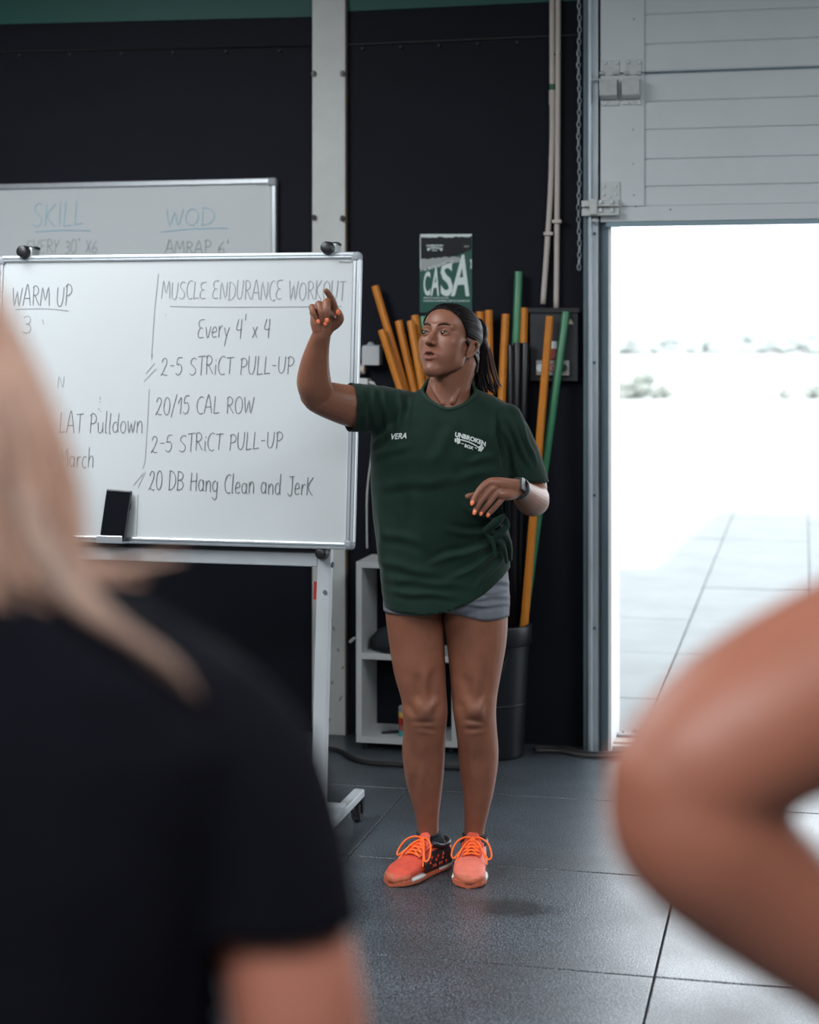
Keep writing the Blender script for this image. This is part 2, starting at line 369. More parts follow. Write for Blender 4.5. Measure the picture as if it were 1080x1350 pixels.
# leaf
LX0 = wx(792, YW-.1); LX1 = OPR+.12; yl = YW-.1; zb = onw(848, 296, yl).z; zs = onw(848, 96, yl).z; pit = (zs-zb)
leaf = struct('door_1', G().bb(LX0+.01, LX1-.01, yl+.012, yl+.04, zb+.05, zb+2.3), M_leaf, 'raised pale grey sectional overhead door')
ribs = [onw(850, q, yl).z for q in (272, 246, 210, 171, 134, 98)]
ribs2 = [zs+.004, onw(850, 58, yl).z, onw(850, 19, yl).z] + [onw(850, 19, yl).z+.108*k for k in range(1, 3)]
xs = wx(849.5, yl)
def rib(z0, z1):
    g = G(); yy = yl+.006; e = .0035
    g.loft([[Vector((X, yy+.02, z0)), Vector((X, yy+.003, z0+.0008)), Vector((X, yy, z0+e+.002)), Vector((X, yy, z1-e-.002)), Vector((X, yy+.003, z1-.0008)), Vector((X, yy+.02, z1))] for X in (xs, LX1-.05)])
    obj('rib_panel', g, M_leaf, leaf)
for a, b in zip(ribs[:-1], ribs[1:]): rib(a, b)
for a, b in zip(ribs2[:-1], ribs2[1:]): rib(a, b)
obj('bottom_rail', G().bb(LX0, LX1-.05, yl, yl+.04, zb+.012, ribs[0]), M_leaf, leaf, bevel=.002)
obj('bottom_seal', G().bb(LX0+.02, LX1-.05, yl+.005, yl+.035, zb-.006, zb+.012), mat('blue_grey_rubber', (.25, .35, .4), .5), leaf)
for z0, z1 in ((onw(820, 272, yl).z, zs-.003), (zs+.003, zs+pit), (zs+pit+.005, zs+2*pit)):
    obj('end_stile', G().bb(LX0, xs, yl-.003, yl+.02, z0, z1), M_leaf, leaf, bevel=.0015)
obj('section_joint', G().bb(xs, LX1-.05, yl+.009, yl+.03, zs-.004, zs+.006), M_galvd, leaf)
def pz(px, py, y=yl-.004): return onw(px, py, y)
def boltg(g, px, py, y=yl-.008, r=.0075): p = onw(px, py, y); g.cyl(p+Vector((0, .01, 0)), p+Vector((0, -.005, 0)), r, r*.8, n=10); return g
hg = obj('hinge', (lambda g: g)(G().bb(pz(794, 0).x, pz(817, 0).x, yl-.007, yl-.003, pz(800, 100).z, pz(800, 80).z).bb(pz(825, 0).x, pz(846, 0).x, yl-.007, yl-.003, pz(800, 100).z, pz(800, 80).z)
    .bb(pz(793, 0).x, pz(816, 0).x, yl-.007, yl-.003, pz(800, 140).z, pz(800, 103).z).bb(pz(821, 0).x, pz(845, 0).x, yl-.007, yl-.003, pz(800, 139).z, pz(800, 103).z)), M_zinc, leaf, bevel=.001)
for a, b in ((792, 815), (821.5, 844.5)):
    g = G(); xa, xb = pz(a, 0).x, pz(b, 0).x; zt, zm = pz(800, 106).z, pz(800, 132).z
    pr = [(yl-.007, zt), (yl-.05, zt-.006), (yl-.045, zm+.012), (yl-.02, zm), (yl-.007, zm)]
    g.loft([[Vector((X, yy, z)) for yy, z in pr] for X in (xa, xb)]); obj('roller_bracket', g, M_zinc, hg, bevel=.0015)
g = G()
for a in (794, 812, 826, 843): p = pz(a, 97); g.cyl(Vector((p.x-.008, yl-.012, p.z)), Vector((p.x+.008, yl-.012, p.z)), .007, n=10)
obj('hinge_pin', g, M_zinc, hg)
for px, py in ((798, 83), (814, 83), (828, 82), (843, 82), (798, 137), (813, 137), (827, 136), (843, 136)): obj('bolt', boltg(G(), px, py), M_galv, hg)
p = pz(782, 106); obj('roller_shaft', G().cyl(p+Vector((-.004, -.02, 0)), p+Vector((.03, -.02, 0)), .005, n=10), M_galv, hg)
bk = obj('corner_bracket', G().bb(pz(792, 0).x, pz(818, 0).x, yl-.008, yl-.003, pz(800, 288).z, pz(800, 240).z), M_zinc, leaf, bevel=.001)
g = G(); xa, xb = pz(767, 0, yl-.03).x, pz(816, 0, yl-.03).x
for a, b in ((264, 272), (276, 284)): g.bb(xa, xb, yl-.035, yl-.008, pz(800, b, yl-.03).z, pz(800, a, yl-.03).z)
g.bb(xa, xb, yl-.012, yl-.006, pz(800, 284).z, pz(800, 264).z); obj('sliding_bar', g, M_zinc, bk, bevel=.001)
obj('clamp_plate', G().bb(pz(779, 0).x, pz(789, 0).x, yl-.045, yl-.03, pz(800, 283, yl-.03).z, pz(800, 262, yl-.03).z), M_zinc, bk, bevel=.002)
for px, py in ((796, 245), (812, 245), (796, 256), (812, 256), (804, 259)): obj('bolt', boltg(G(), px, py), M_galv, bk)
for px, py in ((792, 266), (807, 266), (792, 277), (807, 277)): obj('bolt', boltg(G(), px, py, yl-.04, .009), M_galv, bk)
obj('bolt', G().ell(pz(785, 291, yl-.03), (.016, .012, .009), n=12, m=8), M_zinc, bk)
g = G()
for px, py in ((836, 25), (835, 171), (835, 216), (836, 257), (838, 272), (884, 276)): boltg(g, px, py, yl-.002, .003)
obj('rivet', g, M_galvd, leaf)
# chain of separate links
ch = thing('door_chain', 'thin metal pull chain hanging beside the door track', 'chain', (wx(763, YW-.06), YW-.06, wz(763, 350)))
ln = None; cxx = wx(763.5, YW-.06); z = wz(763, 352, YW-.06); k = 0; top = 3.3
lk = G(); lk.limb([Vector((.0065*math.cos(a), 0, .0135*math.sin(a))) for a in [2*math.pi*i/10 for i in range(10)]], .0022, n=6, sub=1, closed=True)
for k in range(int((top-z)/.0225)):
    if ln is None:
        ln = obj('link', lk, M_galv); o = ln; o.parent = ch
    else:
        o = ln.copy(); COL.objects.link(o); o.parent = ch
    o.location = Vector((cxx+math.sin(k*.5)*.002, YW-.06, z+k*.0225))-LOC[ch.name]; o.rotation_euler = (0, 0, math.pi/2*(k % 2)+.5)
# threshold strips and door-sill
th = struct('trim_4', G().bb(OPL-.02, OPR, YW-.015, YW+.22, -.012, .012), mat('pale_sill', (.6, .6, .58), .6, var=.1), 'pale door sill')
obj('sill_strip', G().bb(OPL, OPR, YW+.02, YW+.06, .012, .02), M_beige, th); obj('sill_strip', G().bb(OPL, OPR, YW+.13, YW+.17, .012, .022), M_galvd, th)
g = G(); random.seed(3)
for i in range(220):
    xx = OPL+.02+random.random()*2.4; g.limb([(xx, YW+.2, .0), (xx+random.uniform(-.01, .01), YW+.21, random.uniform(.015, .035))], .0025, n=4, round_=False)
obj('brush_strip', g, mat('brush_bristles', (.06, .07, .05), .9), th)['kind'] = 'stuff'

# ---- cables on the floor
def cable(name, pts, r, m, label):
    o = tag(obj(name, G().limb(pts, r, n=8, sub=6), m, smooth=True), label, 'cable'); return origin_to(o, pts[0])
def fp(px, py, z=.01):
    D = (H-z)*F/(py-HY); return C2W((px-CX)*D/F, D, z)
cable('floor_cable', [fp(425, 986), fp(448, 990), fp(478, 1004), fp(540, 1009), fp(600, 1012), fp(640, 1014)], .009, M_rubber, 'black cable lying on the mats before the white shelf')
cable('floor_cable', [fp(706, 986), fp(730, 985.5), fp(757, 990), fp(775, 993), fp(800, 994), fp(850, 990), fp(930, 989)], .009, M_rubber, 'black cable lying across the foot of the door jamb')
cable('floor_cable', [fp(708, 989.5), fp(738, 990), fp(762, 995), fp(800, 997), fp(880, 993.5)], .007, mat('dusty_grey', (.05, .045, .045), .6), 'thin dusty grey cable running along beside a black one at the door')

# ---- conduits
def conduit(pts, label, extra):
    t = thing('conduit', label, 'pipe', pts[-1]); obj('pipe', G().limb(pts, .0105, n=14, sub=5, round_=False), M_beige, t, smooth=True)
    for n_, g, m in extra: obj(n_, g, m, t)
yp = YW-.02
top1 = Vector((wx(728, yp), yp, CEIL-.05))
cp = [top1, onw(728, 0, yp), onw(728, 110, yp), onw(728, 180, yp), onw(725.5, 260, yp), onw(721, 330, yp), onw(716, 401, yp)]
conduit(cp, 'left beige conduit pipe with a green ring, bending leftwards at its foot', [
    ('green_ring', G().cyl(onw(728, 119, yp), onw(728, 111, yp), .0108, n=14), mat('green_tape', (.02, .12, .06), .5)),
    ('coupler', G().cyl(onw(728, 139, yp), onw(728, 119, yp), .0125, n=14), M_beige),
    ('clip', G().box(onw(723.5, 308, yp-.004), (.034, .03, .012)), M_beige)])
cp = [Vector((wx(736, yp), yp, CEIL-.05)), onw(736, 0, yp), onw(735.5, 150, yp), onw(734.5, 300, yp), onw(733.5, 408, yp)]
conduit(cp, 'right beige conduit pipe running straight down to the dark switch panel', [('clip', G().box(onw(734.5, 292, yp-.004), (.034, .03, .012)), M_beige),
    ('clip', G().box(onw(735.5, 72, yp+.004), (.03, .02, .008)), M_black)])

# ---- control panel
yb = YW-.05
cb = thing('control_panel', 'dark wall box with door buttons, half hidden behind pipes', 'switch box', onw(730, 503, YW))
obj('box', G().bb(wx(698, yb), wx(762, yb), yb+.01, YW, wz(730, 503, yb), wz(730, 409, yb)), mat('dark_box', (.018, .021, .028), .5), cb, bevel=.004)
obj('lid', G().bb(wx(696, yb), wx(764, yb), yb, yb+.011, wz(730, 412, yb), wz(730, 406, yb)), M_rubber, cb)
p = onw(752.5, 424, yb+.009); obj('warning_sticker', G().add([p+Vector((-.012, 0, -.01)), p+Vector((.012, 0, -.01)), p+Vector((0, 0, .012))], [(0, 1, 2)]), M_label, cb)
obj('sticker', G().bb(wx(724, yb), wx(734, yb), yb+.002, yb+.011, wz(730, 460, yb), wz(730, 450, yb)), M_paper, cb)
p = onw(729, 467, yb); obj('stop_button', G().lathe((0, 0, 0), [(.011, 0), (.011, .014), (.022, .016), (.022, .026), (.016, .031)], n=20), M_pink, cb)
sb = bpy.data.objects['stop_button']; sb.rotation_euler = (math.pi/2, 0, 0); sb.location = Vector((p.x, yb+.012, p.z))-LOC[cb.name]; sb.data.transform(Matrix.Translation(LOC[cb.name]))
bp_ = obj('button_plate', G().bb(wx(707.5, yb), wx(751, yb), yb-.012, yb+.012, wz(730, 495, yb), wz(730, 475, yb)), mat('grey_button_plate', (.30, .29, .28), .5), cb, bevel=.003)
for px, m in ((713, M_paper), (729, M_pink), (743, M_black)):
    p = onw(px, 485, yb-.013); obj('button', G().cyl(p, p+Vector((0, -.008, 0)), .015, n=18), m, bp_)
    if m is M_pink: obj('button_mark', G().limb([p+Vector((.008*math.cos(a), -.009, .008*math.sin(a))) for a in [i*.785 for i in range(8)]], .0015, n=5, sub=1, closed=True), M_paper, bp_)
# ---- junction box and sockets
jy = YW-.06
jb = thing('junction_box', 'pale grey square junction box on the dark wall', 'socket box', onw(490, 481, YW))
a, b = onw(477.5, 481, jy), onw(500, 455, jy)
obj('box', G().bb(a.x, b.x, jy+.006, YW, a.z, b.z), M_grey, jb, bevel=.004)
obj('cover', G().bb(a.x-.002, b.x+.001, jy, jy+.008, a.z-.002, b.z-.006), mat('pale_box_cover', (.48, .5, .52), .5), jb, bevel=.003)
obj('gland', G().cyl(onw(489, 456, jy+.03), onw(489, 451, jy+.03), .02, .008, n=14), M_grey, jb)
s2 = thing('wall_socket', 'small beige plug just below the square junction box', 'socket', onw(478, 494, YW))
obj('body', G().cyl(onw(471, 487, YW-.03), onw(477, 487, YW-.03), .013, n=12), M_beige, s2); obj('plug_face', G().cyl(onw(477.5, 487, YW-.03), onw(481, 487, YW-.03), .017, n=12), M_label, s2); obj('back_plate', G().box(onw(474, 487, YW-.008), (.03, .016, .04)), M_grey, s2)
s3 = thing('power_adapter', 'white adapter low beside the whiteboard with a cable', 'adapter', onw(478, 507, YW))
obj('body', G().bb(wx(470, jy), wx(485, jy), jy, YW, wz(478, 508, jy), wz(478, 499, jy)), M_column, s3, bevel=.004)
obj('cable', G().limb([onw(485, 504, jy+.02), onw(494, 507, jy), onw(496, 540, jy+.02), onw(490, 600, jy+.03), onw(484, 650, jy+.04), onw(484, 722, jy+.04)], .0035, n=8), M_column, s3, smooth=True)
obj('plug_end', G().limb([onw(486, 503.5, jy+.018), onw(492, 505.5, jy+.01)], .006, n=8), M_column, s3)

# ---- text helper
def text2d(s, shear=0, bold=.0, spacing=1):
    c = bpy.data.curves.new('t', 'FONT'); c.body = s; c.size = 1; c.shear = shear; c.offset = bold; c.space_character = spacing; c.resolution_u = 3
    o = bpy.data.objects.new('t', c); COL.objects.link(o); dg = bpy.context.evaluated_depsgraph_get(); e = o.evaluated_get(dg); m = e.to_mesh()
    v = np.array([(q.co.x, q.co.y) for q in m.vertices]); f = [tuple(p.vertices) for p in m.polygons]; e.to_mesh_clear()
    bpy.data.objects.remove(o); bpy.data.curves.remove(c)
    v -= v.min(0); v /= v.max(0); return v, f
# ---- poster
yq = YW-.004
pst = thing('wall_poster', 'small green and black poster lettered CASA on the dark wall', 'poster', onw(588, 412, YW))
a, b = onw(553.5, 412, yq), onw(622.5, 308, yq)
obj('sheet', G().bb(a.x, b.x, yq, YW-.001, a.z, b.z), mat('poster_green', (.012, .085, .062), .32), pst)
def flat(name, pts, m, parent, y): return obj(name, G().add([onw(px, py, y) for px, py in pts], [tuple(range(len(pts)))]), m, parent)
flat('black_field', [(554.2, 311), (621.6, 311), (621.6, 329), (592, 341), (575, 348), (554.2, 356)], mat('poster_black', (.008, .01, .014), .25), pst, yq-.0006)
random.seed(5)
top = [(554+i*4.25, 312.3+random.uniform(-.9, 1.2)) for i in range(17)]
flat('torn_edge', [(554, 308.6)]+top+[(622.3, 308.6)], M_paper, pst, yq-.0009)
mid = [(554.3, 344)]+[(556+i*3.6, 341.5-i*.25+random.uniform(-1, 1)) for i in range(15)]; low = [(607-i*3.4, 344.5+i*.8+random.uniform(-1, 1)) for i in range(15)]
flat('torn_edge', mid+low+[(554.3, 358)], mat('grey_print', (.32, .35, .35), .5), pst, yq-.0008)
flat('side_mark', [(619.6, 342), (622, 342), (622, 354), (620, 354), (621, 348)], M_paper, pst, yq-.0009)
flat('side_mark', [(553.8, 309), (554.8, 309), (554.8, 354), (553.8, 354)], M_paper, pst, yq-.0009)
def word(name, s, x0, y0, x1, y1, m, parent, y, bold=0, shear=0, rise=0, grow=0):
    v, f = text2d(s, shear, bold); vs = []
    for q in v: vs.append(onw(x0+(x1-x0)*q[0], y1+(y0-grow*q[0]-y1)*q[1]+rise*q[0], y))
    return obj(name, G().add(vs, f), m, parent)
for s, x0, x1, y0, y1, gr in (('C', 558.5, 567.5, 359, 390, 2), ('A', 567.6, 579, 354, 390, 4), ('S', 581, 597, 347.5, 390.5, 4), ('A', 594.5, 619, 339, 390.5, 5)):
    word('letter', s, x0, y0, x1, y1, M_paper, pst, yq-.0012, bold=.022, grow=gr, shear=.16 if s == 'A' else 0)
word('small_print', 'A BOX E COMO', 559, 354, 598, 358, M_paper, pst, yq-.0012, bold=.02, rise=-12)
word('small_print', 'DEPOIS DE USARES, RECOLHA', 558.5, 391.8, 592, 394, M_paper, pst, yq-.0012, bold=.02)
word('small_print', 'O ESPACO E O MATERIAL LIMPOS E ARRUMADOS', 558.5, 395.4, 619, 397.8, M_paper, pst, yq-.0012, bold=.02)
word('logo_word', 'UNBROKEN', 562, 322.3, 584.5, 325.3, M_paper, pst, yq-.0012, bold=.03, shear=.2)
word('logo_word', 'BOX', 570, 329, 576.5, 331, M_paper, pst, yq-.0012, bold=.03)
g = G(); g.ribbon([onw(566, 327.6, yq), onw(573, 326.6, yq), onw(581, 327.6, yq)], .004, (0, -1, 0), .0012)
for px in (565, 582): c = onw(px, 328.6, yq-.0012); g.add([c+Vector((.0055*math.cos(t), 0, .0065*math.sin(t))) for t in [i*.628 for i in range(10)]], [tuple(range(10))])
obj('logo_barbell', g, M_paper, pst)
word('small_mark', 'RX', 612.5, 323.5, 618.5, 326.2, mat('grey_print', (.3, .3, .3)), pst, yq-.0012, bold=.02)

# ------------------------------------------------------------------ handwriting
def arc(cx, cy, rx, ry, a0, a1, n=9): return [(cx+rx*math.cos(math.radians(a0+(a1-a0)*i/(n-1))), cy+ry*math.sin(math.radians(a0+(a1-a0)*i/(n-1)))) for i in range(n)]
ST = {
 'A': (.62, [[(0, 0), (.22, 1), (.34, 1), (.58, 0)], [(.08, .38), (.5, .38)]]),
 'B': (.55, [[(.05, 0), (.05, 1)], [(0, 1)]+arc(.1, .76, .36, .24, 90, -90)+arc(.1, .26, .42, .27, 90, -90)+[(0, 0)]]),
 'C': (.5, [arc(.34, .5, .32, .52, 60, 300, 12)]),
 'D': (.6, [[(.06, 0), (.06, 1)], [(0, 1)]+arc(.1, .5, .46, .5, 90, -90)+[(0, 0)]]),
 'E': (.52, [[(.48, 1), (.1, .95), (.03, .75), (.16, .56), (.36, .54)], [(.16, .55), (0, .3), (.08, .04), (.46, .05)]]),
 'H': (.6, [[(.05, 0), (.08, 1)], [(.5, 0), (.5, 1)], [(.0, .5), (.56, .56)]]),
 'I': (.2, [[(.1, 0), (.1, 1)]]),
 'J': (.5, [[(.1, 1), (.5, 1.02)], [(.36, 1), (.36, .1), (.2, -.08), (.04, .08)]]),
 'K': (.55, [[(.05, 0), (.06, 1)], [(.5, 1), (.1, .48), (.52, -.02)]]),
 'L': (.45, [[(.08, 1), (.04, .06), (.1, 0), (.44, .04)]]),
 'M': (.72, [[(0, 0), (.1, 1), (.34, .3), (.56, 1), (.68, 0)]]),
 'N': (.6, [[(.02, 0), (.08, 1), (.46, .02), (.54, 1)]]),
 'O': (.6, [arc(.28, .5, .27, .5, 100, 465, 16)]),
 'P': (.52, [[(.08, -.02), (.1, .98)], [(0, .9), (.16, 1.02)]+arc(.18, .74, .30, .27, 80, -100)]),
 'R': (.55, [[(.08, 0), (.06, .98)], [(0, .9), (.14, 1.02)]+arc(.16, .76, .28, .25, 80, -110)+[(.2, .48), (.54, 0)]]),
 'S': (.5, [[(.46, .92), (.3, 1.02), (.1, .92), (.06, .72), (.24, .54), (.42, .36), (.42, .14), (.22, 0), (0, .1)]]),
 'T': (.5, [[(0, 1), (.54, 1.04)], [(.28, 1.02), (.26, 0)]]),
 'U': (.55, [[(.02, 1), (.03, .3), (.16, .02), (.36, .06), (.46, .4), (.5, 1)]]),
 'V': (.5, [[(0, 1), (.2, 0), (.5, 1)]]),
 'W': (.75, [[(0, 1), (.16, 0), (.36, .8), (.52, 0), (.72, 1)]]),
 'X': (.5, [[(0, 1), (.48, 0)], [(.46, 1), (.02, 0)]]),
 'Y': (.5, [[(0, 1), (.22, .5)], [(.5, 1), (.2, .44), (.1, 0)]]),
 '0': (.5, [arc(.23, .5, .22, .52, 90, 450, 15)]),
 '1': (.32, [[(.0, .62), (.22, 1), (.2, 0)]]),
 '2': (.52, [[(.04, .76), (.14, 1), (.34, .98), (.38, .7), (.2, .3), (.02, -.02), (.1, .1), (.3, .0), (.48, .02)]]),
 '3': (.45, [[(.02, .9), (.2, 1.02), (.36, .86), (.3, .6), (.14, .54), (.34, .46), (.4, .2), (.22, 0), (.0, .08)]]),
 '4': (.52, [[(.16, 1), (.02, .42), (.46, .44)], [(.4, 1), (.36, -.1)]]),
 '5': (.48, [[(.44, 1), (.12, .98), (.06, .58), (.28, .62), (.42, .38), (.34, .08), (.14, -.02), (0, .1)]]),
 '6': (.5, [[(.36, 1), (.1, .62), (.02, .26), (.16, 0), (.38, .08), (.4, .36), (.22, .46), (.06, .3)]]),
 "'": (.18, [[(.1, 1.25), (.08, .9)]]), '-': (.4, [[(.04, .5), (.34, .5)]]), '/': (.4, [[(0, -.2), (.36, 1.15)]]), '*': (.2, [arc(.08, 1.02, .05, .07, 0, 360, 8)]),
 'a': (.5, [arc(.2, .3, .19, .29, 60, 400, 12)+[(.4, .56), (.38, .1), (.48, 0)]]),
 'c': (.4, [arc(.22, .3, .2, .3, 50, 310, 10)]),
 'd': (.5, [arc(.2, .3, .19, .29, 60, 400, 12), [(.42, 1.1), (.38, .3), (.44, 0)]]),
 'e': (.45, [[(.04, .3), (.36, .36), (.3, .58), (.14, .58), (.02, .3), (.12, .02), (.4, .08)]]),
 'g': (.46, [arc(.2, .3, .19, .29, 60, 400, 12), [(.4, .56), (.36, -.3), (.2, -.45), (.02, -.3)]]),
 'h': (.48, [[(.05, 1.05), (.04, 0)], [(.04, .3), (.2, .58), (.38, .5), (.4, 0)]]),
 'i': (.18, [[(.08, .62), (.08, 0)], [(.08, .86), (.09, .92)]]),
 'l': (.2, [[(.08, 1.1), (.06, .05), (.16, 0)]]),
 'n': (.48, [[(.03, .6), (.04, 0)], [(.04, .34), (.2, .6), (.36, .5), (.4, 0)]]),
 'o': (.45, [arc(.2, .3, .19, .3, 90, 450, 13)]),
 'r': (.35, [[(.04, .6), (.04, 0)], [(.04, .35), (.18, .58), (.32, .56)]]),
 'u': (.46, [[(.02, .6), (.06, .1), (.22, .0), (.36, .2), (.38, .6)], [(.38, .3), (.42, 0)]]),
 'w': (.6, [[(0, .6), (.12, 0), (.26, .5), (.4, 0), (.54, .62)]]),
 'v': (.4, [[(0, .62), (.16, 0), (.38, .64)]]),
 'x': (.4, [[(0, .62), (.36, 0)], [(.36, .64), (.0, 0)]]),
 'y': (.45, [[(.02, .6), (.18, .12)], [(.42, .62), (.22, .1), (.1, -.5)]]),
 '.': (.2, [[(.08, .02), (.1, .08)]]),
}
def smooth_line(p, sub=3):
    if len(p) < 3: return p
    out = []
    q = [Vector((*a, 0)) for a in p]
    for i in range(len(q)-1):
        for k in range(sub): out.append(cr(q[max(i-1, 0)], q[i], q[i+1], q[min(i+2, len(q)-1)], k/sub)[:2])
    out.append(p[-1]); return out
def write(hit, nrm, parent, s, x0, yb0, x1, yb1, hpx, m, w=.0026, slant=.06):
    tot = sum((ST[c][0] if c in ST else .35)+.09 for c in s); sc = (x1-x0)/tot; cur = 0; g = G(); rnd = random.Random(s); out = []
    for c in s:
        if c not in ST:
            cur += .44; out.append(obj('handwriting', g, m, parent)); g = G(); continue
        wd, st = ST[c]; dy = rnd.uniform(-.04, .04); hs = rnd.uniform(.93, 1.07)
        for q in st:
            pts = []
            for a, b in smooth_line(q):
                X = x0+(cur+a)*sc+b*hpx*slant; t = (X-x0)/max(1, x1-x0); pts.append(hit(X, yb0+(yb1-yb0)*t-(b*hs+dy)*hpx))
            g.ribbon(pts, w, nrm, .0012)
        cur += wd+.09
    out.append(obj('handwriting', g, m, parent)); return out
# ---- hung whiteboard behind
yh = YW-.03
hb = thing('wall_whiteboard', 'white dry-erase board hung on the wall behind the rolling one', 'whiteboard', onw(180, 560, YW))
bx1 = wx(364, yh); bz1 = onw(300, 236, yh).z; bx0 = bx1-1.8; bz0 = bz1-.95
obj('panel', G().bb(bx0+.012, bx1-.012, yh+.006, YW-.002, bz0+.012, bz1-.012), M_white, hb)
for n_, g in (('frame_rail', G().bb(bx0+.02, bx1-.02, yh-.004, YW, bz1-.022, bz1)), ('frame_rail', G().bb(bx0+.02, bx1-.02, yh-.004, YW, bz0, bz0+.022)), ('frame_rail', G().bb(bx1-.02, bx1, yh-.004, YW, bz0+.02, bz1-.02)), ('frame_rail', G().bb(bx0, bx0+.02, yh-.004, YW, bz0+.02, bz1-.02))):
    obj(n_, g, M_alu, hb, bevel=.004)
for a, b in ((bx0+.016, bz0+.016), (bx1-.016, bz0+.016), (bx0+.016, bz1-.016), (bx1-.016, bz1-.016)): obj('corner_cap', G().box((a, yh+.012, b), (.036, .04, .036)), M_grey, hb, bevel=.01)
hh = lambda a, b: onw(a, b, yh+.005)
write(hh, (0, -1, 0), hb, 'SKILL', 43, 298, 112, 297, 30, M_inkblue)
write(hh, (0, -1, 0), hb, 'WOD', 219, 297, 286, 297, 22, M_inkblue)
for q in ([(46, 306), (80, 303.5), (120, 304)], [(212, 306), (250, 302), (301, 300.5)]): obj('underline', G().ribbon([hh(*a) for a in q], .003, (0, -1, 0), .001), M_inkblue, hb)
write(hh, (0, -1, 0), hb, 'EVERY 30* X6', 35, 334, 130, 334, 17, M_ink2)
write(hh, (0, -1, 0), hb, "AMRAP 6'", 218, 334, 303, 334, 16, M_ink2)
word('maker_mark', 'Visual', 338, 242.5, 352, 245, M_ink2, hb, yh+.0045)
# ---- rolling whiteboard
LEAN = .10; lt = math.atan(LEAN); NB = Vector((0, -math.cos(lt), math.sin(lt))); VB = Vector((0, math.sin(lt), math.cos(lt)))
LEGX, LEGY = -1.462, 5.06
P0 = Vector((LEGX, LEGY, 0))
def bhit(px, py, off=.035):
    d = C2W((px-CX)/F, 1, -(py-HY)/F); o = Vector((0, 0, H)); q = P0+NB*off; t = (q-o).dot(NB)/d.dot(NB); return o+d*t
def uv(p): q = p-P0; return q.x, q.dot(VB)
def bp(u, v, n): return P0+Vector((u, 0, 0))+VB*v+NB*n
RB = Matrix.Rotation(-lt, 3, 'X')
ur = (uv(bhit(478.5, 400))[0]+uv(bhit(464, 700))[0])/2; vt = uv(bhit(450, 332.5))[1]; vb = uv(bhit(440, 724))[1]; ul = ur-1.25
wbd = thing('rolling_whiteboard', 'rolling whiteboard covered in handwritten workout notes, on a silver stand', 'whiteboard', (LEGX-.5, LEGY, 0))
def bbx(u0, u1, v0, v1, n0, n1, g=None): return (g or G()).box(bp((u0+u1)/2, (v0+v1)/2, (n0+n1)/2), (u1-u0, n1-n0, v1-v0), RB)
obj('panel', bbx(ul+.012, ur-.012, vb+.012, vt-.012, .02, .035), M_white, wbd)
fw = .021
for u0, u1, v0, v1 in ((ul+fw, ur-fw, vt-fw, vt), (ul+fw, ur-fw, vb, vb+fw), (ul, ul+fw+.006, vb+fw, vt-fw), (ur-fw-.006, ur, vb+fw, vt-fw)):
    fr = obj('frame_rail', bbx(u0, u1, v0, v1, .014, .043), M_alu, wbd, bevel=.004)
    if v1-v0 < .1: obj('groove', bbx(u0, u1, (v0+v1)/2-.0015, (v0+v1)/2+.0015, .0425, .0438), M_galvd, fr)
    else: obj('groove', bbx((u0+u1)/2-.0015, (u0+u1)/2+.0015, v0, v1, .0425, .0438), M_galvd, fr)
for a, b in ((ul, vb), (ur, vb), (ul, vt), (ur, vt)):
    sa = 1 if a == ul else -1; sb_ = 1 if b == vb else -1
    obj('corner_cap', bbx(a-.001 if sa > 0 else a-.034, a+.034 if sa > 0 else a+.001, b-.001 if sb_ > 0 else b-.034, b+.034 if sb_ > 0 else b+.001, .012, .046), M_grey, wbd, bevel=.012)
UL = -1.04
for u in (0, UL):
    obj('upright', G().box(bp(u, (vt+.01+.06)/2, -.012), (.045, .03, vt-.05), RB), M_silver, wbd, bevel=.004)
    cl_ = obj('clamp', bbx(u-.004, u+.022, vt-.005, vt+.028, -.02, .04), M_silver, wbd, bevel=.003)
    obj('clamp_cap', bbx(u-.006, u+.024, vt+.027, vt+.036, -.02, .02), M_black, cl_, bevel=.002)
    c = bp(u-.004, vt+.012, .04); obj('knob', G().cyl(c, c+NB*.022, .022, .019, n=20).ell(c+NB*.022, (.019, .006, .019), RB), M_black, cl_, smooth=False)
    c = bp(u-.003, vb-.014, .0); kb = obj('knob', G().cyl(c, c+NB*.035, .02, .018, n=20).ell(c+NB*.035, (.018, .006, .018), RB), M_black, wbd)
    obj('screw', G().cyl(bp(u+.006, vb-.135, .003), bp(u+.006, vb-.135, .006), .007, n=12), M_galvd, wbd)
    obj('screw', G().cyl(bp(u+.024, vb-.05, -.01), bp(u+.028, vb-.05, -.01), .009, n=12), M_galvd, wbd)
    fx = u+(.06 if u == 0 else .03)
    ft = obj('foot', G().box(P0+Vector((fx, -.02, .088)), (.036, .62, .026)), M_silver, wbd, bevel=.004)
    obj('joint_bracket', G().box(P0+Vector((u+(fx-u)/2, .01, .112)), (fx-u+.05, .05, .022)), M_silver, wbd, bevel=.003)
    for dy in (-.31, .27):
        w = obj('caster', G().lathe((0, 0, 0), [(.008, -.014), (.03, -.014), (.034, -.009), (.034, .009), (.03, .014), (.008, .014)], n=20), M_black)
        w.data.transform(Matrix.Rotation(math.pi/2, 4, 'Y')); w.parent = ft; LOC[w.name] = LOC[wbd.name]; w.location = P0+Vector((fx, dy, .035))-LOC[wbd.name]
        obj('fork', G().bb(P0.x+fx-.02, P0.x+fx+.02, P0.y+dy-.016, P0.y+dy+.016, .066, .078).bb(P0.x+fx-.02, P0.x+fx-.016, P0.y+dy-.012, P0.y+dy+.012, .03, .07).bb(P0.x+fx+.016, P0.x+fx+.02, P0.y+dy-.012, P0.y+dy+.012, .03, .07), M_black, ft)
obj('crossbar', G().box(bp(UL/2, vb-.036, -.012), (abs(UL)-.045, .028, .042), RB), M_silver, wbd, bevel=.003)
